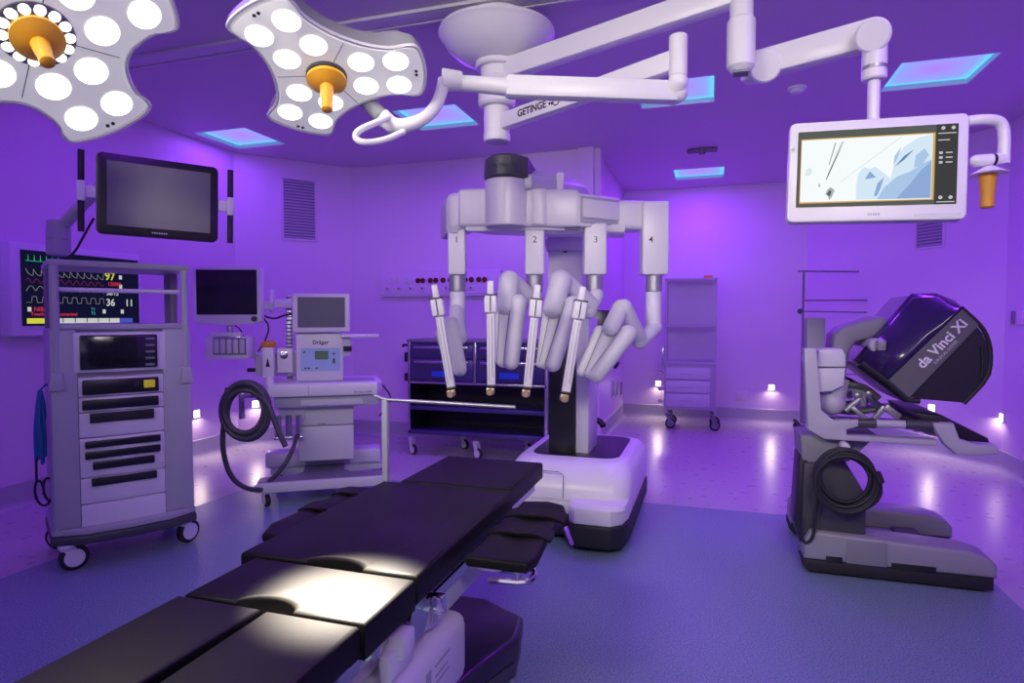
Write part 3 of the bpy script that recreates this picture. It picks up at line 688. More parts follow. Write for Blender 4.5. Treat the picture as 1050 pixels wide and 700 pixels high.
# head section
pad('head_pad', [(-1.215, 2.3), (-.735, 2.3), (-.735, 2.79), (-1.215, 2.79)], ZT - .075, ZT + .005)
pad('back_pad', [(-1.29, 1.465)] + arc_in(-.98, 1.465, .18, .05) + [(-.727, 1.465), (-.727, 2.296), (-1.29, 2.296)], ZT - .085, ZT)
pad('seat_pad', [(-1.235, 1.205)] + arc_in(-1.0, 1.205, .16, .05) + [(-.727, 1.205), (-.727, 1.455), (-1.235, 1.455)], ZT - .095, ZT - .004)
pad('leg_pad', [(-.985, .2), (-.735, .2), (-.735, 1.198), (-.985, 1.198)], ZT - .085, ZT - .006)
pad('leg_pad', [(-1.245, .3), (-1.03, .3), (-1.0, 1.198), (-1.245, 1.198)], ZT - .085, ZT - .004)
# support frame and side rails
st = m['steel']
part('support_plate', MB().box(-1.19, -.79, .25, 1.44, ZT - .115, ZT - .093, .004), m['robot_grey'], t)
part('support_plate', MB().box(-1.24, -.76, 1.47, 2.75, ZT - .12, ZT - .088, .004), m['robot_grey'], t)
def rail(x, y0, y1, z=.515):
    o = part('side_rail', MB().box(x - .006, x + .006, y0, y1, z - .016, z + .016, .002), st, t)
    b = MB()
    n = max(2, int((y1 - y0) / .25) + 1)
    for k in range(n):
        y = lerp(y0 + .03, y1 - .03, k / (n - 1)); b.box(min(x, x - .05 * (1 if x > -1 else -1)), max(x, x - .05 * (1 if x > -1 else -1)), y - .015, y + .015, z - .01, z + .012, .003)
    part('rail_spacer', b, st, o)
rail(-.745, 1.52, 2.28, .50); rail(-.765, .95, 1.40, .50); rail(-1.255, 1.52, 2.28, .50)
part('side_beam', MB().prism([(1.46, .49), (1.50, .51), (2.3, .51), (2.34, .49), (2.3, .40), (1.62, .40), (1.50, .43)], -.80, -.755, 'x', .006), m['robot_grey'], t)
o = part('hinge_disc', MB().cyl((-.752, 1.50, .49), (-.735, 1.50, .49), .055).cyl((-.80, 1.50, .49), (-.752, 1.50, .49), .045), st, t)
part('hinge_bracket', MB().box(-.79, -.72, 1.37, 1.44, .44, .50, .006).box(-.765, -.735, 1.33, 1.46, .40, .47, .006), m['robot_white'], o)
for y in (1.0, 1.15, 1.3): part('rail_clamp', MB().box(-.775, -.745, y - .02, y + .02, .485, .545, .004), st, t)
part('leg_bracket', MB().box(-.80, -.70, 1.57, 1.60, .47, .52, .004).cyl((-.735, 1.585, .44), (-.735, 1.585, .50), .012), m['chrome'], t)
# column under the seat with a white cover, base with two splayed feet
cv = part('column_cover', MB().box(-1.14, -.715, 1.10, 1.80, .17, .385, .04, 4), m['robot_white'], t)
FW = Fr((-.7145, 1.52, .3), pi / 2)
part('rating_label', MB(FW).box(-.03, .0, -.002, .0, -.05, .04).box(.03, .13, -.002, 0, .03, .036).box(.03, .11, -.002, 0, .0, .006).box(.03, .12, -.002, 0, -.02, -.014), m['cart_grey'], cv)
part('lift_column', MB().box(-1.08, -.90, 1.40, 1.75, .38, .52, .01).box(-1.1, -.86, 1.32, 1.8, .17, .36, .01), st, t)
part('lift_arm', MB().beam((-.86, 1.2, .40), (-.80, 1.62, .46), .05, .07, .01), m['robot_white'], t)
part('lift_arm', MB().beam((-1.14, 1.2, .40), (-1.2, 1.62, .46), .05, .07, .01), m['robot_white'], t)
bp = [(-1.32, 2.22), (-1.20, 2.32), (-.84, 2.32), (-.66, 2.22), (-.63, 2.05), (-.70, 1.86), (-.73, 1.7), (-.73, 1.25), (-.60, .95), (-.62, .8), (-1.3, .8), (-1.34, .95), (-1.2, 1.25), (-1.2, 1.7), (-1.26, 1.86), (-1.34, 2.05)]
part('base_cover', MB().prism(bp, .085, .175, 'z', .022, 4), m['table_base_black'], t)
part('base_skirt', MB().prism([(lerp(-.97, x, .985), lerp(1.55, y, .985)) for x, y in bp], .04, .09, 'z', .004), m['charcoal'], t)
for x, y in ((-.66, 2.08), (-1.27, 2.08), (-.68, .9), (-1.26, .9)):
    part('foot', MB().cyl((x, y, 0), (x, y, .045), .022), m['chrome'], t)
# arm boards
def armboard(poly, z, strap_y, name='arm_board'):
    o = part(name, MB().prism(poly, z - .035, z, 'z', .012, 3), V, t)
    xs_ = [p[0] for p in poly]
    for y in strap_y:
        s_ = MB(); n = 10; pts = []
        x0_, x1_ = min(xs_) - .004, max(xs_) + .004
        for k in range(n + 1):
            pts.append((lerp(x0_, x1_, k / n), y + .01 * sin(k), z + .016 * sin(pi * k / n) + .0))
        for a_, b_ in zip(pts, pts[1:]):
            s_.add([Vector(a_) + Vector((0, -.035, 0)), Vector(b_) + Vector((0, -.035, 0)), Vector(b_) + Vector((0, .035, .006)), Vector(a_) + Vector((0, .035, .006)),
                    Vector(a_) + Vector((0, -.035, -.008)), Vector(b_) + Vector((0, -.035, -.008)), Vector(b_) + Vector((0, .035, -.003)), Vector(a_) + Vector((0, .035, -.003))],
                   [(0, 1, 2, 3), (7, 6, 5, 4), (0, 4, 5, 1), (2, 6, 7, 3), (1, 5, 6, 2), (0, 3, 7, 4)])
        part('strap', s_, V, o)
    return o
ar = [(-.70, 1.74), (-.505, 1.74), (-.49, 1.80), (-.51, 2.05), (-.50, 2.25), (-.53, 2.34), (-.60, 2.37), (-.70, 2.34)]
armboard(ar, .575, (1.98, 2.17))
al = [(-1.305, 1.74), (-1.46, 1.76), (-1.50, 1.85), (-1.49, 2.3), (-1.44, 2.38), (-1.33, 2.38), (-1.305, 2.3)]
armboard(al, .56, (2.05, 2.27))
part('board_bracket', MB().box(-.70, -.56, 1.82, 1.86, .50, .54, .004).cyl((-.56, 1.84, .47), (-.56, 1.84, .53), .012).tube([(-.62, 1.72, .52), (-.50, 1.72, .525), (-.49, 1.78, .525), (-.52, 1.83, .525)], .010, 8, smooth=1), m['chrome'], t)
part('release_lever', MB().beam((-.50, 2.22, .53), (-.47, 2.2, .47), .02, .012, .004), m['steel'], t)
# raised screen frame clamped to the left rail
pb_ = Vector((-1.30, 2.33, .50)); d_ = (pb_ - CP).dot(CF)
ptop = Vector((-1.30, 2.33, at(407, 409, d_).z))
o = part('screen_frame', MB().box(-1.312, -1.286, 2.32, 2.345, .46, ptop.z, .004), m['cart_grey'], t)
part('cross_bar', MB().tube([ptop + Vector((-.05, 0, .015)), ptop + Vector((0, 0, .0)), Vector((-.74, 2.38, ptop.z - .015))], .008, 10), m['collar_metal'], o)
part('frame_clamp', MB().box(-1.33, -1.25, 2.29, 2.36, .47, .53, .006), m['steel'], o)

# ================================================================== SURGICAL ROBOT (patient cart)
RO = Vector((-.80, 4.05, 0))
t = thing('surgical_robot', 'four-armed white surgical robot cart standing behind the operating table', 'surgical robot', RO)
RW, RG = m['robot_white'], m['robot_grey']
# base: black bumper, white shell, sunken black tray
def rr(x0, x1, y0, y1, r, n=6): return rrect(x0, x1, y0, y1, r, n)
X0, X1, Yf, Yb_ = -1.18, -.42, 3.36, 4.72
low = [(X0, 3.62), (-1.10, 3.50), (-.76, 3.50), (-.74, 3.38), (-.70, 3.34), (-.50, 3.34), (-.44, 3.40), (X1, 3.52), (X1, 4.55), (-.52, Yb_), (-1.08, Yb_), (X0, 4.55)]
part('base_bumper', MB().prism(low, .03, .16, 'z', .018, 3), m['black_rubber'], t)
part('base_skirt', MB().prism([(lerp(-.8, x, .985), lerp(4.05, y, .985)) for x, y in low], .155, .25, 'z', .012, 3), RW, t)
def ring(x0, x1, y0, y1, r, z): return [(p[0], p[1], z) for p in rr(x0, x1, y0, y1, r, 8)]
sh_ = MB().loft([ring(-1.175, -.425, 3.50, 4.66, .12, .24), ring(-1.18, -.42, 3.50, 4.66, .14, .30), ring(-1.17, -.43, 3.55, 4.62, .15, .38), ring(-1.14, -.455, 3.64, 4.56, .16, .43), ring(-1.11, -.48, 3.68, 4.52, .16, .442)])
part('base_shell', sh_, RW, t)
part('shell_seam', MB().tube([(-.80, 3.497, .25), (-.80, 3.505, .385), (-.83, 3.515, .40), (-1.05, 3.515, .40)], .003, 6), m['cart_dark'], t)
part('shell_step', MB().loft([ring(-.74, -.43, 3.36, 3.9, .08, .24), ring(-.735, -.43, 3.38, 3.9, .08, .262)]), RW, t)
part('base_tray', MB().loft([ring(-1.07, -.52, 3.75, 4.46, .10, .441), ring(-1.07, -.52, 3.75, 4.46, .10, .447)]), m['black_gloss'], t)
part('lettering', MB(Fr((-.424, 3.95, .36), pi / 2)).text('da Vinci Xi', 0, 0, .03, -.006), m['robot_grey'], t)
# column
cf = 3.83
cl = MB().box(-.97, -.80, cf, cf + .3, .44, 1.22, .006); part('column_front', cl, m['black_plastic'], t)
part('column_side', MB().box(-.80, -.715, cf + .01, cf + .32, .44, 1.30, .012), RG, t)
tw = MB(); a_ = Vector(at(562, 300, 4.0)); b_ = Vector(at(600, 300, 4.0))
tw.box(-1.0, -.77, cf + .08, cf + .36, 1.2, 1.78, .01); tw.prism([(-1.0, 1.72), (-.77, 1.72), (-.745, 1.80), (-1.025, 1.80)], cf + .05, cf + .38, 'y', .006)
part('tower', tw, RW, t)
tdp = at(580, 257, 3.98)
part('tower_sensor', MB().lathe([(.014, 0), (.014, .01)], (tdp.x, cf + .08, tdp.z), (0, -1, 0), 14), m['black_plastic'], t)
# touch screen and steering handle at the back
p0 = at(606, 318, 4.55); p1 = at(632, 350, 4.55); FH = Fr(((p0.x + p1.x) / 2, p0.y, p1.z), YAW)
o = part('touchpad', MB(FH).box(-.13, .09, 0, .05, -.03, p0.z - p1.z, .01), m['black_plastic'], t)
part('touchpad_arm', MB(FH).beam((-.1, .03, -.02), (-.26, .03, -.2), .06, .05, .01), m['charcoal'], t)
hp = at(633, 372, 4.6); part('steering_handle', MB().tube([hp + CR * -.2, hp + CR * -.03, hp + Vector((0, 0, -.02))], .03, 12, smooth=1), m['black_rubber'], t)
ch = at(608, 437, 4.3); part('cable_hook', MB().tube([ch + CR * .07 * cos(a_) + CF * .03 * sin(a_) + Vector((0, 0, .045 * sin(a_))) for a_ in [k * pi / 10 for k in range(11)]], .022, 10), m['black_rubber'], t)
# boom
HD = 3.5
hubT = at(519, 186, HD); hubB = at(519, 233, HD)
hub = part('hub', MB().cyl(hubB, Vector((hubB.x, hubB.y, hubT.z)), .118, n=40, e=.006), RW, t)
capz = at(519, 163, HD).z
part('hub_cap', MB().cyl(Vector((hubB.x, hubB.y, hubT.z + .002)), Vector((hubB.x, hubB.y, capz)), .125, .12, n=40, e=.012), m['charcoal'], hub)
Fc = Fr((hubB.x, hubB.y, 0), YAW)
part('lettering', MB(Fc).text('da Vinci Xi', -.01, (hubT.z + capz) / 2, .032, -.128, bold=.0004), m['ink'], hub)
zt_, zb_ = at(519, 196, HD).z, at(519, 231, HD).z
# boom shape: swept back from the hub to the tower (plan outline)
def loc(px, d): p = at(px, 325, d); return (p.x, p.y)
boom = [loc(505, 3.5), loc(545, 3.45), loc(600, 3.75), loc(610, 4.15), loc(590, 4.35), loc(560, 4.3), loc(525, 3.95)]
part('boom', MB().prism(boom, zt_ + .0, zt_ + .085, 'z', .025, 3), RG, t)
bt_ = MB().loft([[Vector((*p, zt_ + .06)) for p in boom], [Vector((lerp(loc(560, 3.9)[0], x, .7), lerp(loc(560, 3.9)[1], y, .7), zt_ + .13)) for x, y in boom]])
part('boom_cover', bt_, RG, t)
pg = at(574, 186, 3.6); part('boom_grip', MB(Fr((pg.x, pg.y, 0), YAW)).box(-.022, .022, -.05, .05, zt_, zt_ + .12, .012), RW, t)
wq = [loc(524, 3.4), loc(541, 3.45), loc(560, 3.85), loc(535, 3.95), loc(515, 3.7)]
part('cap_wedge', MB().loft([[Vector((*p, hubT.z + .005)) for p in wq], [Vector((*p, z)) for p, z in zip(wq, (capz - .01, capz - .01, capz - .09, capz - .06, capz - .01))]]), m['charcoal'], t)
part('neck_plate', MB(Fr((-.885, cf + .2, 0))).box(-.12, .12, -.12, .12, 1.78, zt_ + .02, .01), RG, t)
# crossbar: linked housings
def xb(name, pa, pb, da, db, ya, yb, dep=.17, bev=.02, mt=None, par=None):
    a = at(pa, (ya + yb) / 2, da); b = at(pb, (ya + yb) / 2, db); z1 = at(pa, ya, da).z; z0 = at(pa, yb, da).z
    x = Vector((b.x - a.x, b.y - a.y, 0)); L = x.length; x.normalize(); T = axes((a.x, a.y, 0), x, Vector((-x.y, x.x, 0)), Vector((0, 0, 1)))
    return part(name, MB(T).box(0, L, -.02, dep, z0, z1, bev, 3), mt or RW, par or t), T, L, z0, z1
cbr, T, L, z0, z1 = xb('crossbar', 497, 545, 3.5, 3.48, 195, 232)
part('crossbar_link', MB().cyl(at(484, 232, 3.58), at(484, 196, 3.58) , .066, n=32, e=.006), RW, t)
xb('left_boom_arm', 470, 515, 3.52, 3.5, 194, 232, .14)
o, T, L, z0, z1 = xb('left_end_housing', 459, 476, 3.56, 3.54, 198, 236, .22, .03)
part('left_arm_fairing', MB().prism([loc(458, 3.58), loc(470, 3.55), loc(474, 3.9), loc(452, 3.85)], z0 - .02, z1 - .02, 'z', .02), RG, t)
part('crossbar_link', MB().cyl(at(553, 232, 3.50), at(553, 195.5, 3.50), .062, n=32, e=.006), RW, t)
xb('right_boom_arm', 540, 594, 3.48, 3.46, 195, 233, .16)
o, T, L, z0, z1 = xb('rail_housing', 590, 634, 3.46, 3.62, 198, 232, .18, .012)
part('rail_channel', MB(T).box(.02, L - .01, -.026, -.018, z0 + .02, z1 - .015, .004), m['cart_grey'], o)
part('rail_cover', MB(T).box(.03, L - .015, -.034, -.026, z0 + .05, z1 - .03, .004), RW, o)
xb('right_end_arm', 630, 664, 3.60, 3.62, 205, 235, .16, .03)
part('underside_plate', MB().prism([loc(478, 3.55), loc(560, 3.5), loc(640, 3.6), loc(640, 3.85), loc(560, 3.8), loc(500, 3.7)], z0 - .018, z0 + .03, 'z', .01), RW, t)
lp = at(590, 233, 3.5); part('status_light', MB(Fr((lp.x, lp.y, lp.z), YAW)).box(-.06, .03, -.01, .02, -.015, .0, .004), m['cart_dark'], t)

# four arms, each a part of the robot with its links as sub-parts
def robot_arm(num, hx0, hx1, hy0, d, col, links, caps_, axis, d3=None):
    cx = (hx0 + hx1) / 2; a = at(cx, 282, d); w_ = (hx1 - hx0) / FPX * d; ztop = at(cx, hy0, d).z
    Fh = Fr((a.x, a.y, 0), YAW)
    h = part('arm', MB(Fh).box(-w_ / 2, w_ / 2, -.05, .07, a.z, ztop, .012, 3), RW, t)
    part('arm_number', MB(Fh).text(str(num), 0 if num < 4 else -.03, at(cx, 247, d).z, .05, -.051, bold=.0002), m['ink'], h)
    if num > 2: part('side_button', MB(Fh).cyl((w_ / 2 - .004, -.0, at(cx, 256, d).z), (w_ / 2 + .004, 0, at(cx, 256, d).z), .012), m['ink'], h)
    zc = at(cx, 299, d).z
    part('collar', MB(Fh).cyl((0, 0, zc), (0, 0, a.z), .048, n=32), m['collar_metal'], h)
    if col: 
        zz = at(cx, col, d).z; part('lower_column', MB(Fh).caps((0, 0, zz), (0, 0, zc - .05), .047, .046).cyl((0, 0, zc - .05), (0, 0, zc), .046), RW, h)
    for (xa_, ya_, da_, xb_, yb_, db_, ra, rb) in links:
        part('link', MB().caps(at(xa_, ya_, da_), at(xb_, yb_, db_), ra, rb), RG, h)
    for (xa_, ya_, xb_, yb_, dd, rr_) in caps_:
        rr_ *= 1.15
        p, q = at(xa_, ya_, dd), at(xb_, yb_, dd)
        part('forearm', MB().caps(p, q, rr_, rr_ * .95), RG, h)
        n_ = (q - p).normalized(); s_ = n_.cross(-CF).normalized()
        part('seam', MB().tube([p + s_ * rr_ * .93 - CF * rr_ * .42, q + s_ * rr_ * .86 - CF * rr_ * .40, q + n_ * rr_ * .6 + s_ * rr_ * .4 - CF * rr_ * .5], .0028, 5), m['cart_dark'], h)
    # instrument axis: slim carriage beam, clamp block, grip, cannula mount
    (tx, ty, bx, by, da2) = axis
    p, q = at(tx, ty, da2), at(bx, by, da2); ax_ = (q - p).normalized(); yy = CF - ax_ * CF.dot(ax_); yy.normalize(); xx = yy.cross(-ax_)
    T = axes(p, xx, yy, -ax_); L = (q - p).length
    o = part('instrument_axis', MB(T).box(-.021, .021, -.03, .03, -L + .03, -.05, .007, 3).box(-.017, .017, -.022, .02, -.06, .02, .007, 3), RW, h)
    part('instrument_groove', MB(T).box(.003, .010, -.032, -.028, -L + .09, -.14), m['charcoal'], o) if 0 else None
    part('carriage', MB(T).box(-.032, .032, -.05, .03, -.145, -.055, .008, 3), RW, h)
    part('carriage_trim', MB(T).box(-.033, .033, -.052, .025, -.058, -.05, .002).box(-.003, .003, -.053, -.05, -.14, -.06), m['charcoal'], h)
    part('groove', MB(T).box(.004, .009, -.0335, -.029, -L + .08, -.16).box(-.012, -.009, -.0335, -.029, -L + .06, -.16), m['cart_grey'], h)
    part('cannula_mount', MB(T).box(-.026, .016, -.04, .02, -L - .01, -L + .025, .006).cyl((-.006, -.06, -L + .005), (-.006, -.03, -L + .005), .018), m['gold_metal'], h)
    part('mount_clip', MB(T).box(-.02, .022, -.045, .025, -L + .027, -L + .04, .003), m['black_plastic'], h)
robot_arm(1, 460, 478, 232, 3.62, 338, [(468, 320, 3.58, 470, 345, 3.5, .045, .05)],
          [(454, 342, 464, 376, 3.45, .036), (462, 332, 471, 378, 3.42, .038)], (446, 296, 464, 404, 3.25))
robot_arm(2, 538, 558, 230, 3.56, 312, [(548, 308, 3.54, 524, 288, 3.42, .045, .05), (522, 288, 3.40, 519, 314, 3.38, .058, .052)],
          [(512, 322, 513, 368, 3.42, .026), (519, 322, 516, 370, 3.40, .034), (532, 310, 524, 371, 3.36, .040)], (503, 292, 504, 402, 3.2))
robot_arm(3, 598, 621, 230, 3.56, None, [(611, 303, 3.54, 604, 320, 3.5, .045, .04), (606, 312, 3.5, 577, 287, 3.40, .045, .052), (575, 288, 3.38, 567, 316, 3.36, .062, .055)],
          [(561, 324, 555, 372, 3.42, .028), (570, 324, 559, 372, 3.40, .033), (587, 312, 567, 373, 3.34, .040)], (551, 296, 540, 404, 3.15))
robot_arm(4, 657, 684, 208, 3.62, 334, [(671, 336, 3.62, 656, 350, 3.55, .045, .045), (656, 348, 3.55, 639, 316, 3.42, .045, .052), (637, 316, 3.42, 626, 336, 3.36, .05, .045)],
          [(615, 340, 597, 380, 3.44, .030), (624, 340, 606, 382, 3.40, .034), (644, 342, 612, 384, 3.36, .042)], (597, 298, 579, 409, 3.1))

# ================================================================== SURGEON CONSOLE (right)
KY0, KY1 = 3.45, 4.15; K = m['console_grey']; KL = m['console_light']
t = thing('surgeon_console', 'grey surgeon console with tilted black hood and armrest on the right', 'surgeon console', (.75, 3.8, 0))
def ky(px, py, Y=KY0): q = atY(px, py, Y); return (q.x, q.z)
near = [ky(826, 560), ky(822, 575), ky(860, 592), ky(1012, 608), ky(1018, 603), ky(1018, 592), ky(1008, 574), ky(960, 563), ky(890, 558)]
# base skids: light shell over black bumper
def skid(y0, y1, nm):
    o = part('skid', MB().prism([(.47, .07), (.47, .17), (.50, .22), (1.18, .19), (1.27, .165), (1.30, .13), (1.30, .07)], y0, y1, 'y', .02, 3), m['console_mid'] if nm else K, t)
    part('skid_bumper', MB().prism([(.49, .012), (.465, .04), (.465, .075), (1.285, .075), (1.285, .012)], y0 - .004, y1 + .004, 'y', .01), m['black_rubber'], o)
    part('access_panel', MB().box(.66, .84, y0 - .006, y0, .075, .195, .002).box(.68, .79, y0 + .03, y0 + .1, .206, .212, .002), K, o)
    part('pocket', MB().box(.57, .645, y0 - .003, y0 + .01, .04, .10, .002), m['black_plastic'], o); part('pocket', MB().box(.86, 1.05, y0 - .003, y0 + .01, .06, .10, .002), m['black_plastic'], o)
skid(3.43, 3.62, 1); skid(4.0, 4.19, 0)
part('rear_beam', MB().prism([(.46, 3.55), (.50, 3.45), (.70, 3.45), (.70, 4.17), (.62, 4.17), (.54, 3.95)], .06, .21, 'z', .02), m['console_mid'], t)
part('pedal_plate', MB().box(.6, 1.12, 3.62, 4.0, .035, .10, .01), K, t)
part('pedal', MB().box(.98, 1.1, 3.66, 3.78, .10, .13, .01), m['charcoal'], t)
part('pedal', MB().box(.98, 1.1, 3.83, 3.95, .10, .13, .01), m['charcoal'], t)
part('blue_pedal', MB().box(.72, .84, 3.88, 4.0, .10, .15, .015), m['blue_tape'], t)
# column
part('column_lower', MB().prism([ky(825, 476), ky(822, 556), ky(889, 563), ky(890, 510), ky(868, 474)], 3.47, 3.80, 'y', .015), m['charcoal'], t)
part('column_upper', MB().prism([ky(822, 448), ky(824, 478), ky(868, 478), ky(866, 448)], 3.5, 3.78, 'y', .012), K, t)
part('rear_shell', MB().prism([ky(821, 470), ky(816, 540), ky(822, 560), ky(834, 558), ky(834, 470)], 3.5, 3.72, 'y', .02), m['hood_black'], t)
part('column_flank', MB().prism([ky(866, 448), ky(868, 478), ky(875, 478), ky(905, 450)], 3.55, 3.9, 'y', .008), K, t)
# white uprights and armrest beams, both sides
for k_, yy in enumerate((3.44, 4.06)):
    dy = yy - 3.44
    L_ = [ky(824, 357), ky(837, 357), ky(842, 420), ky(855, 431), ky(880, 430), ky(880, 437), ky(868, 440), ky(868, 446), ky(960, 451), ky(960, 457), ky(845, 450), ky(828, 440)]
    if k_: L_ = [ky(842, 431), ky(880, 430), ky(880, 437), ky(868, 440), ky(868, 446), ky(960, 451), ky(960, 457), ky(845, 450)]
    part('side_frame', MB().prism(L_, yy, yy + .07, 'y', .008), KL, t)
    e_ = [ky(956, 433), ky(978, 434), ky(984, 450), ky(1000, 455), ky(1022, 456), ky(1024, 465), ky(1000, 467), ky(980, 466), ky(968, 455), ky(958, 440)]
    part('armrest_end', MB().prism(e_, yy, yy + .07, 'y', .012), KL, t)
    r0, r1 = ky(872, 434), ky(966, 437)
    o = part('grab_rail', MB().cyl((r0[0], yy + .035, r0[1]), (r1[0], yy + .035, r1[1]), .020), KL, t)
    for a_, b_ in ((.0, .3), (.62, .98)):
        part('grip', MB().cyl((lerp(r0[0], r1[0], a_), yy + .035, lerp(r0[1], r1[1], a_)), (lerp(r0[0], r1[0], b_), yy + .035, lerp(r0[1], r1[1], b_)), .024), m['charcoal'], o)
# padded armrest between the frames
arp = [ky(943, 425), ky(972, 428), ky(1020, 452), ky(1022, 457), ky(990, 455), ky(950, 436)]
part('armrest_pad', MB().prism(arp, 3.52, 4.05, 'y', .01), m['hood_black'], t)
part('inner_shroud', MB().prism([ky(940, 440), ky(968, 438), ky(975, 452), ky(955, 448)], 3.52, 4.05, 'y', .006), K, t)
# motor housings
hx, hz1 = ky(853, 358); _, hz0 = ky(853, 379)
mh = part('motor_housing', MB().prism([ky(838, 377), ky(841, 360), ky(846, 358), ky(866, 358), ky(870, 365), ky(870, 377)], 3.50, 3.66, 'y', .012), m['robot_grey'], t)
part('motor_cover', MB().prism([ky(838, 378), ky(869, 378), ky(867, 396), ky(855, 402), ky(841, 403)], 3.48, 3.68, 'y', .012), m['robot_grey'], t)
bc = ky(858, 416); part('ball_joint', MB().ball((bc[0], 3.58, bc[1]), .066).cyl((bc[0], 3.58, bc[1]), (bc[0] + .03, 3.58, bc[1] + .13), .055), KL, t)
part('motor_housing', MB().prism([ky(838, 377), ky(841, 360), ky(846, 358), ky(866, 358), ky(870, 365), ky(870, 377)], 3.90, 4.04, 'y', .012), m['robot_grey'], t)
# hood arm
part('hood_arm', MB().prism([ky(861, 370), ky(863, 345), ky(872, 336), ky(912, 324), ky(921, 326), ky(925, 333), ky(908, 347), ky(888, 352), ky(881, 362), ky(877, 388), ky(880, 398), ky(868, 404), ky(862, 400)], 3.66, 3.90, 'y', .02, 3), K, t)
part('hood_pivot', MB().cyl((ky(905, 355)[0], 3.55, ky(905, 355)[1]), (ky(905, 355)[0], 4.0, ky(905, 355)[1]), .035), KL, t)
part('rear_box', MB().box(ky(834, 340)[0], ky(854, 340)[0], 3.66, 3.78, ky(827, 440)[1], ky(827, 326)[1], .006), K, t)
# hand controls: crossing metal linkages
for off in (0, .33):
    hl = MB(); y = 3.58 + off
    def P(px, py): q = ky(px, py); return Vector((q[0], y, q[1]))
    hl.beam(P(878, 420), P(900, 438), .03, .022, .004); hl.beam(P(900, 438), P(914, 420), .03, .025, .004); hl.beam(P(914, 420), P(930, 432), .04, .035, .006)
    hl.cyl(P(884, 402) , P(892, 420), .014); hl.cyl(P(892, 400), P(893, 418), .008); hl.ball(P(885, 408), .022); hl.ball(P(897, 406), .022); hl.tube([P(866, 410), P(876, 400), P(890, 404), P(905, 408)], .012, 8, smooth=1)
    hl.cyl(P(872, 425), P(888, 412), .016)
    part('hand_control', hl, m['collar_metal'], t)
for off in (0, .33):
    hb_ = MB(); y = 3.58 + off
    hb_.tube([(ky(866, 400)[0], y, ky(866, 400)[1]), (ky(880, 396)[0], y - .02, ky(880, 396)[1]), (ky(896, 402)[0], y, ky(896, 402)[1]), (ky(908, 412)[0], y, ky(908, 412)[1])], .018, 8, smooth=1)
    hb_.tube([(ky(866, 425)[0], y, ky(866, 425)[1]), (ky(880, 428)[0], y + .03, ky(880, 428)[1]), (ky(905, 424)[0], y, ky(905, 424)[1])], .014, 8, smooth=1)
    part('control_wiring', hb_, m['charcoal'], t)
# hood: faceted shell. silhouettes at several depths
def hp_(px, py, Y): return atY(px, py, Y)
nearY, farY = 3.42, 4.16
stripe = [(911, 389), (931, 408), (1003, 333), (986, 317)]
cheek = [(931, 408), (941, 410), (988, 414), (1013, 388), (1016, 370), (1014, 353), (1009, 341), (1003, 333)]
# far/mid ring follows the whole outline
outl = [(885, 372), (915, 337), (946, 302), (960, 300), (974, 301), (986, 306), (996, 315), (1004, 326), (1011, 338), (1016, 353), (1017, 370), (1014, 388), (988, 414), (941, 410), (935, 408)]
def Yp(px, py, Y): q = atY(px, py, KY0); return Vector((q.x, Y, q.z))
hd = MB(); hd.loft([[Yp(x, y, 3.62) for x, y in outl], [Yp(x, y, 3.98) for x, y in outl], [Yp(lerp(955, x, .93), lerp(360, y, .93), 4.10) for x, y in outl]])
hood = part('hood', hd, m['hood_gloss'], t, sharp=30)
def hull(pts2, Yn, Yf_, nm, mt, inset=1.):
    cx_ = sum(p[0] for p in pts2) / len(pts2); cy_ = sum(p[1] for p in pts2) / len(pts2)
    b = MB(); b.loft([[Yp(lerp(cx_, x, inset), lerp(cy_, y, inset), Yn) for x, y in pts2], [Yp(x, y, Yf_) for x, y in pts2]])
    return part(nm, b, m[mt], t)
# upper back shell rolling from the outline to the stripe
up = MB(); A = [(885, 372), (911, 389), (931, 408), (935, 408)]
edge_out = [(885, 372), (915, 337), (946, 301), (972, 301), (992, 309), (1003, 322)]
edge_in = [(911, 389), (932, 367), (950, 350), (968, 334), (980, 322), (988, 318)]
rows = []
for k in range(9):
    f_ = k / 8; row = []
    for (ox, oy), (ix, iy) in zip(edge_out, edge_in):
        row.append(Yp(lerp(ox, ix, f_), lerp(oy, iy, f_), 3.62 - .17 * sin(f_ * pi / 2)))
    rows.append(row)
vs = [p for r in rows for p in r]; n_ = len(edge_out); fs = [(r * n_ + i, r * n_ + i + 1, (r + 1) * n_ + i + 1, (r + 1) * n_ + i) for r in range(8) for i in range(n_ - 1)]
up.add(vs, fs)
upo = part('hood_shell', up, m['hood_gloss'], t, sharp=60)
so = upo.modifiers.new('thickness', 'SOLIDIFY'); so.thickness = .02; so.offset = 0
hull(stripe, 3.44, 3.62, 'hood_stripe', 'hood_grey')
hull(cheek, 3.46, 3.62, 'hood_cheek', 'hood_black', .97)
rm = MB().tube([Yp(x, y, 3.45) for x, y in [(884, 372), (910, 391), (932, 410), (943, 411)]], .014, 8).tube([Yp(x, y, 3.46) for x, y in [(986, 315), (1004, 331), (1011, 340), (1016, 354), (1017, 370), (1014, 388), (989, 414)]], .010, 8, smooth=1)
part('hood_rim', rm, m['black_rubber'], t)
part('vent_slot', MB().tube([Yp(1007, 355, 3.455), Yp(1008, 372, 3.455), Yp(1007, 388, 3.455)], .006, 6), m['black_plastic'], t)
bs = [Yp(884, 374, 3.6), Yp(934, 410, 3.6)]
part('viewer_opening', MB().prism([(bs[0].x, bs[0].z), (bs[1].x, bs[1].z), (bs[1].x - .01, bs[1].z - .02), (bs[0].x - .015, bs[0].z - .012)], 3.5, 4.05, 'y'), m['black_plastic'], t)
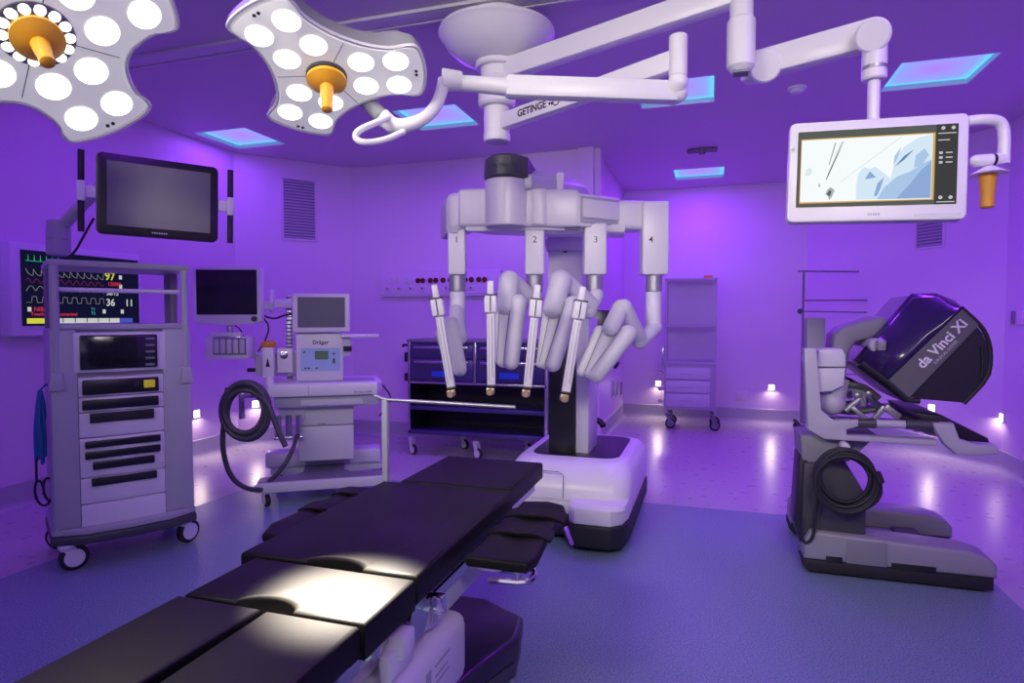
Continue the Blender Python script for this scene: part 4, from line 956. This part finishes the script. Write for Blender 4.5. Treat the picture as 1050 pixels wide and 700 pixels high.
# writing on the stripe
sa, sb = Yp(921, 398, 3.43), Yp(994, 325, 3.43); ex = Vector((sb.x - sa.x, 0, sb.z - sa.z)).normalized(); ez = Vector((-ex.z, 0, ex.x)); ey = Vector((0, 1, 0))
TS = axes(sa + (sb - sa) * .62 + Vector((0, .004, 0)), ex, ey, ez)
LS = (sb - sa).length
part('lettering', MB(TS).text('da Vinci Xi', .0, .006, .064, 0, bold=.0016), m['white_ink'], hood)
part('lettering', MB(TS).text('SURGICAL SYSTEM', -.02, -.032, .017, 0), m['robot_grey'], hood)
# upper latches between arm and hood
part('latch', MB().box(ky(903, 350)[0], ky(912, 350)[0], 3.5, 3.58, ky(903, 360)[1], ky(903, 349)[1], .006), K, t)
part('cable_peg', MB().box(ky(861, 463)[0], ky(868, 463)[0], 3.40, 3.47, ky(861, 468)[1], ky(861, 457)[1], .004).cyl((ky(865, 456)[0], 3.40, ky(865, 456)[1]), (ky(865, 456)[0], 3.47, ky(865, 456)[1]), .02), m['robot_white'], t)
# cable coil
kc = atY(866, 491, 3.37); cm = MB()
cm.tube(coil(kc, Vector((1, 0, 0)), Vector((0, 0, 1)), Vector((0, -1, 0)), .118, .13, 7.3, .02, .2, ph=.5), .010, 8)
cm.tube(coil(kc + Vector((.0, -.02, -.02)), Vector((1, 0, 0)), Vector((0, 0, 1)), Vector((0, -1, 0)), .135, .135, 1.5, .01, .05, ph=2.5), .010, 8)
cm.tube([kc + Vector((.10, -.02, .06)), kc + Vector((.15, -.02, .02)), kc + Vector((.155, -.02, -.08)), kc + Vector((.08, -.02, -.14))], .008, 8, smooth=2)
cm.cyl(kc + Vector((.13, -.03, .05)), kc + Vector((.15, -.03, .0)), .018)
cm.tube([atY(819, 528, 3.42), atY(819, 545, 3.42), atY(825, 558, 3.42), atY(834, 552, 3.42), atY(836, 530, 3.42), atY(840, 505, 3.42)], .008, 8, smooth=2)
solo('coiled_cable', cm, m['black_rubber'], 'black cable coiled on a peg at the side of the surgeon console', 'cable', kc)

# ================================================================== CEILING PENDANT
PX, PY = -1.10, 3.20
t = thing('ceiling_pendant', 'white ceiling pendant with round canopy and two long jointed arms', 'ceiling pendant', (PX, PY, CEIL))
FP = Fr((PX, PY, 0)); CW = m['cast_white']
part('canopy', MB(FP).lathe([(.13, CEIL), (.13, 2.825), (.28, 2.822), (.305, 2.812), (.31, 2.795), (.300, 2.785), (.292, 2.775), (.27, 2.735), (.22, 2.69), (.15, 2.655), (.10, 2.645)], n=48), m['lamp_white'], t)
za = at(509, 75, 3.44).z
part('flange', MB(FP).cyl((0, 0, 2.62), (0, 0, 2.67), .115).cyl((0, 0, 2.56), (0, 0, 2.63), .085), CW, t)
part('upper_hub', MB(FP).cyl((0, 0, 2.42), (0, 0, 2.57), .10), CW, t)
part('lower_hub', MB(FP).cyl((0, 0, 2.24), (0, 0, 2.42), .068).cyl((0, 0, 2.235), (0, 0, 2.28), .072), CW, t)
# arm to the monitor
A0 = Vector((PX, PY, 2.60)); A1 = Vector((.105, 2.70, 2.60)); dA = (A1 - A0).normalized()
A0b = A0 + dA * .05
o = part('monitor_arm', MB().beam(A0b, A1, .075, .105, .014), CW, t)
part('arm_joint', MB(Fr((A1.x, A1.y, 0))).cyl((0, 0, 2.41), (0, 0, 2.80), .045).cyl((0, 0, 2.28), (0, 0, 2.50), .055, e=.02), CW, t)
part('joint_window', MB(Fr((A1.x, A1.y, 0))).box(-.03, .03, -.03, .03, 2.27, 2.285, .004), m['cart_dark'], t)
B0 = at(774, 68, 2.62); B1 = at(897, 35, 2.32)
part('spring_joint', MB().cyl(at(785, 68, 2.53), at(783, 68, 2.66), .063, e=.008).beam(at(764, 72, 2.68), at(786, 69, 2.62), .08, .11, .01), CW, t)
part('spring_arm', MB().beam(B0, B1, .075, .112, .016, ext=.0), CW, t)
part('arm_label', MB().beam(at(786, 60, 2.55), at(792, 58, 2.54), .004, .022, 0), m['ink'], t)
part('tension_bolt', MB().cyl(at(793, 66, 2.57), at(793, 66, 2.54), .014), m['collar_metal'], t)
part('arm_end', MB().cyl(at(895, 36, 2.25), at(895, 36, 2.37), .060, e=.008), CW, t)
e1 = at(897, 50, 2.30); e2 = at(897, 82, 2.30); e3 = at(895, 128, 2.30)
eb = Vector((e1.x, e1.y, 0))
o = part('drop_tube', MB(Fr(eb)).cyl((0, 0, e2.z), (0, 0, e1.z + .02), .042).cyl((0, 0, at(897, 124, 2.30).z - .0), (0, 0, e2.z), .021), CW, t)
part('tube_band', MB(Fr(eb)).cyl((0, 0, at(897, 72, 2.3).z), (0, 0, at(897, 68, 2.3).z), .0435), m['collar_metal'], o)
# lamp arm
L0 = Vector((PX, PY, 2.33)); L1 = Vector((-.135, 2.63, 2.33)); dL = (L1 - L0).normalized()
o = part('lamp_arm', MB().beam(L0 + dL * .04, L1, .06, .085, .014), CW, t)
xL = dL; yL = Vector((-dL.y, dL.x, 0)); 
if yL.dot(CF) < 0: yL = -yL; 
TT = axes(L0, xL, yL, Vector((0, 0, 1)))
part('lettering', MB(TT).text('GETINGE', .30, 0, .05, -.031, bold=.0012), m['ink'], o)
part('emblem', MB(TT).tube([(.47 + .022 * cos(k), -.031, .022 * sin(k)) for k in [q * .5 for q in range(13)]], .003, 5).ball((.435, -.031, .01), .006).ball((.427, -.031, -.005), .006).ball((.443, -.031, -.008), .006), m['ink'], o)
A0t = axes(A0, dA, Vector((-dA.y, dA.x, 0)), Vector((0, 0, 1)))
part('arm_joint', MB(Fr((L1.x, L1.y, 0))).cyl((0, 0, at(695, 85, 2.57).z), (0, 0, at(695, 44, 2.57).z), .037), CW, t)
part('arm_knuckle', MB().caps(Vector((L1.x, L1.y, at(695, 85, 2.57).z - .02)), at(690, 97, 2.55), .04, .042), CW, t)
J1 = at(693, 95, 2.54); J2 = at(500, 87, 2.47)
part('lamp_spring_arm', MB().beam(J1, at(520, 89, 2.48), .07, .088, .02, ext=.01).caps(J1, J1 + Vector((.004, 0, 0)), .044), m['lamp_white'], t)
part('spring_arm_neck', MB().cyl(at(522, 89, 2.48), at(470, 85, 2.46), .035, .03), m['lamp_white'], t)

# pendant monitor
MY = 2.43; FMn = Fr((0, MY, 0))
def pm(px, py, y=0.): q = FMn.on(px, py, y); return q.x, q.z
TL, TR, BR, BL = Vector(pm(811, 126) ), Vector(pm(999, 113)), Vector(pm(987, 226)), Vector(pm(806, 228))
cx_ = (TL[0] + TR[0] + BR[0] + BL[0]) / 4; cz_ = (TL[1] + TR[1] + BR[1] + BL[1]) / 4
w = ((TR - TL).length + (BR - BL).length) / 2; h = ((TL - BL).length + (TR - BR).length) / 2
ex = Vector((TR[0] - TL[0] + BR[0] - BL[0], .0, TR[1] - TL[1] + BR[1] - BL[1])).normalized()
tilt = rad(-4)
TM = Matrix.Translation((cx_, MY, cz_)) @ Matrix.Rotation(math.atan2(-ex.z, ex.x), 4, 'Y') @ Matrix.Rotation(tilt, 4, 'X')
t = thing('hanging_monitor', 'white hanging monitor showing a bright surgical camera image at upper right', 'monitor', (cx_, MY, cz_))
part('housing', MB(TM).prism(rrect(-w / 2, w / 2, -h / 2, h / 2, .02), 0, .055, 'y', .006, 3), m['robot_white'], t)
x0, x1, z0, z1 = -w / 2 + .028, w / 2 - .032, -h / 2 + .052, h / 2 - .035
sc = part('screen', MB(TM).box(x0, x1, -.003, .002, z0, z1), m['s_edge'], t)
sw, sh = x1 - x0, z1 - z0
def Q(u, v): return (x0 + u * sw, z0 + v * sh)
def flat(name, poly, y, mt):
    return part(name, MB(TM).prism([Q(*p) for p in poly], y - .0006, y, 'y'), m[mt], sc)
flat('toolbar', [(.87, .0), (1, .0), (1, 1), (.87, 1)], -.0032, 's_grey')
flat('image_border', [(.02, .045), (.865, .055), (.865, .90), (.02, .90)], -.0034, 's_orange')
flat('camera_image', [(.025, .065), (.85, .065), (.85, .885), (.025, .885)], -.0042, 's_pale')
flat('drape_shape', [(.39, .08), (.385, .25), (.40, .42), (.43, .50), (.47, .47), (.50, .50), (.54, .44), (.60, .34), (.63, .62), (.68, .74), (.76, .84), (.845, .88), (.848, .07)], -.005, 's_drape_light')
flat('drape_lower', [(.52, .075), (.56, .22), (.64, .36), (.72, .42), (.80, .52), (.846, .56), (.846, .075)], -.0054, 's_drape')
flat('drape_corner', [(.64, .08), (.72, .26), (.78, .42), (.846, .54), (.846, .08)], -.0058, 's_drape_deep')
flat('drape_fold', [(.50, .12), (.52, .28), (.56, .36), (.54, .22), (.52, .12)], -.0058, 's_drape_deep')
flat('drape_fold', [(.44, .34), (.47, .44), (.51, .36)], -.0058, 's_drape_deep')
flat('drape_fold', [(.62, .48), (.68, .62), (.74, .70), (.68, .57)], -.0058, 's_drape_dark')
flat('drape_fold', [(.615, .50), (.62, .62), (.66, .74), (.64, .6)], -.0058, 's_drape')
flat('drape_fold', [(.74, .46), (.75, .62), (.80, .70), (.83, .62), (.79, .5)], -.0058, 's_drape')
flat('tube_line', [(.205, .55), (.24, .83), (.25, .83), (.212, .55)], -.0056, 's_line')
flat('tube_line', [(.20, .42), (.285, .84), (.292, .84), (.21, .42)], -.0056, 's_line')
flat('tube_line', [(.19, .36), (.30, .85), (.302, .85), (.195, .35)], -.006, 's_edge')
flat('tube_line', [(.28, .31), (.66, .87), (.663, .87), (.283, .31)], -.0056, 's_line')
flat('tool_blob', [(.19, .16), (.205, .23), (.225, .25), (.25, .21), (.235, .13), (.215, .08), (.21, .13)], -.0056, 's_line')
flat('tool_blob', [(.20, .16), (.215, .21), (.23, .20), (.22, .13)], -.0060, 's_edge')
flat('tool_blob', [(.14, .28), (.15, .31), (.155, .27), (.15, .25)], -.006, 's_line')
flat('pale_shadow', [(.05, .42), (.06, .50), (.09, .52), (.10, .46), (.08, .41)], -.0056, 's_mist')
for u, v in ((.91, .80), (.97, .80), (.905, .17 - .09), (.965, .17 - .09)): 
    q = Q(u, v if v < .5 else v + .15); part('icon', MB(TM).lathe([(.006, 0), (.006, .001)], (q[0], -.0036, q[1]), (0, -1, 0), 12), m['s_white'], sc)
q = Q(.935, .905); part('caption', MB(TM).text('LIVE 1  10:24', q[0], q[1], .009, -.0042), m['s_white'], sc) if 0 else None
for v in (.64, .58, .52):
    q = Q(.94, v); part('menu_row', MB(TM).box(q[0] - .005, q[0] + .014, -.0045, -.0036, q[1] - .0018, q[1] + .0018).box(q[0] - .024, q[0] - .014, -.0045, -.0036, q[1] - .004, q[1] + .004), m['s_white'], sc)
for v in (.885, .06 - .035, .80):
    q = Q(.935, v); part('menu_rule', MB(TM).box(q[0] - .026, q[0] + .026 * (.3 if v == .8 else 1), -.0045, -.0036, q[1] - .0015, q[1] + .0015), m['s_white'], sc)
lm = MB(TM)
for k in range(5): lm.box(-.018 + k * .0078, -.012 + k * .0078, -.0008, .001, -h / 2 + .019, -h / 2 + .027)
part('maker_mark', lm, m['cart_grey'], t)
part('control_strip', MB(TM).box(w * .22, w * .47, -.001, .001, -h / 2 + .012, -h / 2 + .022), m['robot_grey'], t)
part('indicator', MB(TM).lathe([(.007, 0), (.006, .002)], (-w / 2 + .012, 0, h * .23), (0, -1, 0), 14), m['s_white'], t)
part('back_mount', MB(TM).box(-.07, .07, .05, .10, -.07, .07, .012).box(-.03, .03, .08, .12, .0, h / 2 + .02, .01), CW, t)
mt_ = Vector((eb.x, eb.y, 0)); 
part('yoke', MB().cyl((eb.x, eb.y, at(897, 126, 2.3).z - .06), (eb.x, eb.y, at(897, 122, 2.3).z), .028), CW, t)
tk = MB(); g0 = TM @ Vector((w / 2 - .01, .03, h / 2 - .02)); 
d0 = 2.06; tk.tube([g0, at(1010, 122, d0), at(1026, 124, d0), at(1030, 136, d0), at(1029, 168, d0)], .018, 14, smooth=2)
hl_ = part('handle_tube', tk, m['cast_white'], t)
part('handle_clamp', MB().caps(at(1001, 165, d0), at(1028, 163, d0), .020).cyl(at(1014, 171, d0), at(1014, 179, d0), .020, .054), CW, t)
part('clamp_band', MB().cyl(at(1016, 164, d0), at(1019, 164, d0), .0215), m['black_plastic'], t)
ht = at(1013, 178, d0); hb2 = at(1011, 213, d0); hb2 = Vector((ht.x, ht.y, hb2.z))
part('orange_handle', MB().lathe([(.026, 0), (.024, .03), (.020, .075), (.021, .108), (.016, .113)], ht, (0, 0, -1), 24), m['brown_orange'], t, label='orange sterile handle')

# ================================================================== SURGICAL LIGHTS
def lamp_frame(c, n):
    n = Vector(n).normalized(); e1 = (CR - n * n.dot(CR)).normalized(); e2 = n.cross(e1); return axes(c, e1, e2, n)
def lamp_outline(lobes, rc, wd_, rn, ph, n=7):
    """rounded lobes joined by concave notches"""
    P = []
    st = 360 / lobes
    for k in range(lobes):
        a0 = k * st
        keys = [(-st / 2, rn), (-st / 2 + st * .10, rn * 1.06)]
        hw = wd_
        # corners of the broad lobe end
        for s_ in (-1, 1):
            pass
        L = [(rn * 1.25, -hw * .86), (rc * .93, -hw * 1.03), (rc * 1.0, -hw * .93), (rc * 1.045, -hw * .5), (rc * 1.06, 0), (rc * 1.045, hw * .5), (rc * 1.0, hw * .93), (rc * .93, hw * 1.03), (rn * 1.25, hw * .86)]
        pts = [(x, y) for x, y in L]
        ang = rad(a0)
        for x, y in pts: P.append((x * cos(ang) - y * sin(ang), x * sin(ang) + y * cos(ang)))
        am_ = rad(a0 + st / 2); P.append((rn * cos(am_), rn * sin(am_)))
    # smooth
    for _ in range(2):
        Qq = []
        for i in range(len(P)):
            a, b = P[i], P[(i + 1) % len(P)]; Qq += [(a[0] * .75 + b[0] * .25, a[1] * .75 + b[1] * .25), (a[0] * .25 + b[0] * .75, a[1] * .25 + b[1] * .75)]
        P = Qq
    return [(x * cos(ph) - y * sin(ph), x * sin(ph) + y * cos(ph)) for x, y in P]
def surgical_light(c, n, ph, lobes, aim, cone, rin, rout, hwid, rn, lobe_r, label, ledr, energy, ringed=False, handle=.12):
    T = lamp_frame(c, n)
    t = thing('surgical_light', label, 'surgical light', c, 0)
    O = lamp_outline(lobes, lobe_r, hwid, rn, ph)
    def rg(s, z): return [(x * s, y * s, z) for x, y in O]
    part('shell', MB(T).loft([rg(.55, -.095), rg(.85, -.085), rg(.99, -.055), rg(1.03, -.03), rg(1.03, -.006)]), m['lamp_shell'], t)
    part('shell_top', MB(T).loft([rg(.40, -.106), rg(.70, -.100), rg(.86, -.088)]), m['lamp_white'], t)
    part('rim', MB(T).tube([(x * 1.025, y * 1.025, -.002) for x, y in O], .007, 6, closed=True), m['lamp_white'], t)
    gl = part('glass', MB(T).loft([rg(1.01, -.008), rg(1.0, .0), rg(.97, .006)]), m['light_glass'], t)
    for k in range(lobes):
        a0 = ph + 2 * pi * k / lobes
        for r_, s_ in ((rin, -1), (rin, 1), (rout, -1), (rout, 1)):
            x = r_ * cos(a0) - s_ * .058 * sin(a0); y = r_ * sin(a0) + s_ * .058 * cos(a0)
            l_ = part('led', MB(T).lathe([(ledr, .004), (ledr, .0075), (ledr * .6, .0095), (0, .010)], (x, y, 0), (0, 0, 1), 28), m['led_white'], gl)
            part('led_bezel', MB(T).tube([(x + (ledr + .002) * cos(q * pi / 16), y + (ledr + .002) * sin(q * pi / 16), .007) for q in range(32)], .0016, 5, closed=True), m['light_glass'], gl)
        for s_ in (-1, 1):
            x = lobe_r * .985 * cos(a0) - s_ * .009 * sin(a0); y = lobe_r * .985 * sin(a0) + s_ * .009 * cos(a0)
            part('camera_dot', MB(T).cyl((x, y, .004), (x, y, .010), .0055), m['ink'], gl)
        am_ = a0 + pi / lobes
        part('seam', MB(T).tube([(rn * .42 * cos(am_), rn * .42 * sin(am_), .006), (rn * .98 * cos(am_), rn * .98 * sin(am_), .006)], .0018, 5), m['lamp_shell'], gl)
    if ringed:
        part('center_ring', MB(T).lathe([(.095, .002), (.095, .012), (.085, .018), (.04, .02)], n=48), m['silver_ring'], t)
        for k in range(14):
            a_ = 2 * pi * k / 14; part('small_led', MB(T).lathe([(.0155, .0), (.014, .0045), (0, .005)], (.078 * cos(a_), .078 * sin(a_), .016), (0, 0, 1), 16), m['led_small'], t)
    else:
        part('center_ring', MB(T).lathe([(.070, .002), (.070, .016), (.062, .02), (.04, .02)], n=48), m['charcoal'], t)
    R_ = .066 if ringed else .068
    part('handle_disc', MB(T).lathe([(R_ * .92, .018), (R_, .024), (R_, .034), (R_ * .82, .042), (R_ * .55, .052), (.026, .056)], n=40), m['orange_plastic'], t)
    part('handle', MB(T).lathe([(.024, .05), (.022, .09), (.019, handle), (.019, handle + .03), (.014, handle + .034), (0, handle + .035)], n=24), m['orange_plastic'], t, label='orange sterile handle')
    d = bpy.data.lights.new('lamp_beam', 'SPOT'); d.energy = energy; d.color = (1, .90, .74); d.spot_size = rad(cone); d.spot_blend = 1; d.shadow_soft_size = .05
    o = bpy.data.objects.new('lamp_beam', d); COL.objects.link(o); nn = (Vector(aim) - Vector(c)).normalized()
    o.parent = t; o.location = nn * .2; o.rotation_euler = nn.to_track_quat('-Z', 'Y').to_euler()
    return t, T
# second head, complete in view
n2 = Vector((.19893, -.2975, -.93376)); c2 = at(335, 76, 2.2)
t, T = surgical_light(c2, n2, rad(-4), 3, (-.86, 1.33, .62), 17, .128, .247, .118, .172, .318, 'three-lobed lit surgical light with orange handle hanging left of the canopy', .043, 5200)
gs = at(368, 96, 2.40); ge = at(392, 120, 2.36)
LW = m['lamp_white']
part('fork_stub', MB().cyl(gs, ge, .030, .030), m['lamp_shell'], t)
part('fork', MB().tube([ge, at(405, 131, 2.36), at(428, 126, 2.38), at(444, 114, 2.4), at(452, 98, 2.44), at(455, 82, 2.45)], lambda f: lerp(.035, .024, min(1, f * 2)), 16, smooth=2), LW, t)
part('grab_loop', MB().tube([at(398, 120, 2.33), at(385, 126, 2.25), at(368, 133, 2.2), at(363, 141, 2.2), at(372, 147, 2.2), at(395, 144, 2.25), at(414, 135, 2.3)], .012, 12, smooth=2), LW, t)
part('fork_pivot', MB().cyl(at(453, 82, 2.45), at(474, 83, 2.46), .045, .036), LW, t)
# first head, large and cut by the frame
n1 = Vector((.62891, -.23228, -.74197)); c1 = Vector((-1.81998, 1.30012, 2.09836))
t, T = surgical_light(c1, n1, -1.53, 4, (-.98, .75, .62), 42, .154, .282, .135, .215, .345, 'large four-lobed lit surgical light cut off by the top left corner', .044, 90, True, .11)
up_ = T @ Vector((0, 0, -.10)); m1 = up_ + Vector((-.25, -.15, .25)); 
part('fork', MB().tube([up_, up_ + Vector((-.12, -.05, .10)), m1, Vector((m1.x, m1.y, CEIL - .16))], .030, 14, smooth=1), LW, t)
part('ceiling_mount', MB(Fr((m1.x, m1.y, 0))).lathe([(.14, CEIL), (.14, CEIL - .05), (.07, CEIL - .14), (.04, CEIL - .2)], n=32), LW, t)

# ================================================================== BACKGROUND FURNITURE
# tall drawer cart with glazed upper case
X0, X1 = -.50, .075; YF_, YB2 = 7.42, 7.82; F = Fr(((X0 + X1) / 2, YF_, 0)); hw = (X1 - X0) / 2
t = thing('drawer_cart', 'tall pale cart with glazed shelves over three drawers against the alcove wall', 'cart', ((X0 + X1) / 2, YF_, 0))
def zz(py): return F.on(710, py, 0).z
ztp = zz(285); zmid = zz(333)
gr = m['cart_violet']
for x in (-hw, hw - .02):
    for y in (0, .38): part('corner_post', MB(F).box(x, x + .02, y, y + .02, .18, ztp, .002), gr, t)
part('top', MB(F).box(-hw, hw, 0, .4, ztp - .03, ztp, .004), gr, t)
part('middle_shelf', MB(F).box(-hw, hw, 0, .4, zmid - .03, zmid, .004), gr, t)
part('counter', MB(F).box(-hw - .01, hw + .01, -.01, .41, zz(374), zz(371), .004), gr, t)
part('upper_back', MB(F).box(-hw + .01, hw - .01, .38, .395, zz(372), ztp - .02), m['robot_grey'], t)
for a_, b_ in ((zmid, ztp - .03), (zz(371), zmid - .03)): part('glass_door', MB(F).box(-hw + .02, hw - .02, .002, .008, a_, b_), m['glass_pane'], t)
part('drawer_case', MB(F).box(-hw, hw, .01, .4, zz(420), zz(374), .006), gr, t)
for a_, b_ in ((377, 389), (390.5, 402.5), (404, 417)):
    o = part('drawer', MB(F).box(-hw + .02, hw - .07, -.008, .012, zz(b_), zz(a_), .004), m['robot_grey'], t)
    part('drawer_pull', MB(F).box(-.1, .04, -.014, -.008, zz((a_ + b_) / 2) - .012, zz((a_ + b_) / 2) - .004, .002), gr, o)
for k, py in enumerate((383, 400, 413)): part('side_hook', MB(F).cyl((-hw - .05, .05, zz(py)), (-hw, .05, zz(py)), .015).ball((-hw - .05, .05, zz(py)), .022), m['steel'], t)
part('side_rail', MB(F).box(-hw - .035, -hw - .015, .04, .06, zz(378), zz(356), .003), m['steel'], t)
for x, y in ((-hw + .04, .05), (hw - .04, .05), (-hw + .04, .34), (hw - .04, .34)): caster(t, F, x, y, .06, 0.2 if x < 0 else .1, .18, m['cart_dark'], .03)
solo('small_box', MB(F).box(hw - .15, hw - .05, .1, .18, ztp + .001, ztp + .035, .004), m['brown_orange'], 'small orange box lying on top of the tall pale drawer cart', 'box', F.M @ Vector((hw - .1, .14, ztp)))
# wire-like shelf contents: folded sheets visible through the glass
# black instrument cart
X0, X1 = -2.71, -1.36; YF_ = 5.30; F = Fr(((X0 + X1) / 2, YF_, 0)); hw = (X1 - X0) / 2
def bz(py): return F.on(470, py, 0).z
t = thing('supply_cart', 'wide dark cart with violet drawers behind the robot arms at the back wall', 'cart', ((X0 + X1) / 2, YF_, 0))
zt1 = bz(351); zdb = bz(393)
for x in (-hw, -.012, hw - .02): part('frame_post', MB(F).box(x, x + .025, -.01, .015, .19 if x != -.012 else zdb, zt1, .002), m['steel'], t)
for x in (-hw, hw - .02): part('frame_post', MB(F).box(x, x + .025, .4, .425, .19, zt1, .002), m['steel'], t)
part('top', MB(F).box(-hw - .01, hw + .01, -.015, .43, zt1, zt1 + .025, .006), m['cart_dark'], t)
part('drawer_case', MB(F).box(-hw + .02, hw - .02, .012, .42, zdb, zt1), m['drawer_violet'], t)
for sx_ in (-hw + .03, .02):
    for a_, b_ in ((354, 367), (369, 390)):
        o = part('drawer', MB(F).box(sx_, sx_ + hw - .05, -.006, .012, bz(b_), bz(a_), .003), m['drawer_violet'], t)
        part('drawer_handle', MB(F).box(sx_ + .04, sx_ + hw - .09, -.03, -.006, bz(a_ + 4), bz(a_ + 1), .004), m['steel'], o)
        if a_ == 369: part('drawer_label', MB(F).box(sx_ + .22, sx_ + .40, -.009, -.006, bz(386.5), bz(381)), m['blue_tape'], o, label='blue label strip')
part('case_bottom_rail', MB(F).box(-hw, hw, -.01, .01, zdb - .012, zdb + .008, .002), m['steel'], t)
part('back_panel', MB(F).box(-hw + .02, hw - .02, .40, .42, .2, zdb), m['cabinet_black'], t)
part('side_panel', MB(F).box(-hw + .005, -hw + .02, .015, .4, .2, zdb), m['cabinet_black'], t)
part('side_panel', MB(F).box(hw - .02, hw - .005, .015, .4, .2, zdb), m['cabinet_black'], t)
part('shelf', MB(F).box(-hw + .02, hw - .02, .0, .4, bz(422), bz(418), .003), m['drawer_violet'], t)
part('bottom_shelf', MB(F).box(-hw, hw, -.01, .42, bz(447), bz(443), .004), m['drawer_violet'], t)
part('side_handle', MB(F).tube([(-hw, 0, zt1 - .03), (-hw - .05, 0, zt1 - .03), (-hw - .05, 0, zt1 - .05)], .012, 8).box(-hw - .03, -hw, -.02, .02, bz(372), bz(362), .004).box(-hw - .03, -hw, -.02, .02, bz(392), bz(384), .004), m['black_rubber'], t)
for x, y in ((-hw + .02, .02), (0, .02), (hw - .05, .02), (-hw + .4, .38), (hw - .3, .38)): caster(t, F, x, y, .05, -.4, .165, m['robot_grey'], .03)
# apron / x-ray rack
t = thing('wheeled_rail_stand', 'thin dark metal rail stand on wheels behind the surgeon console', 'stand', (1.0, 7.6, 0))
FY = 7.5; Fk = Fr((0, FY, 0))
def kz(px, py, y=0.): q = Fk.on(px, py, y); return Vector((q.x, y, q.z))
pl_ = m['cart_dark']
x_ = kz(822, 400).x
part('upright', MB(Fk).tube([(x_, 0, .14), (x_, 0, kz(822, 278).z)], .014, 10), pl_, t)
part('top_rail', MB(Fk).tube([kz(818, 278), kz(881, 278.5)], .010, 8), pl_, t)
part('second_frame', MB(Fk).tube([kz(824, 308), kz(903, 307.5), kz(903, 325), kz(905, 430)], .009, 8), pl_, t)
part('third_rail', MB(Fk).tube([kz(818, 319), kz(909, 320.5)], .008, 8), pl_, t)
for py in (383, 397): part('lower_rail', MB(Fk).tube([kz(824, py), kz(905, py + 1)], .007, 8), pl_, t)
part('knob', MB(Fk).ball(kz(820.5, 319), .03), m['charcoal'], t)
part('base_bar', MB(Fk).tube([(x_, -.2, .13), (x_, .3, .13)], .016, 8).tube([(kz(905, 430).x, -.2, .13), (kz(905, 430).x, .3, .13)], .016, 8).tube([(x_, .05, .13), (kz(905, 430).x, .05, .13)], .014, 8), pl_, t)
for x in (x_, kz(905, 430).x):
    for y in (-.18, .28): caster(t, Fk, x - .02, y, .055, .3, .13, m['charcoal'], .03)
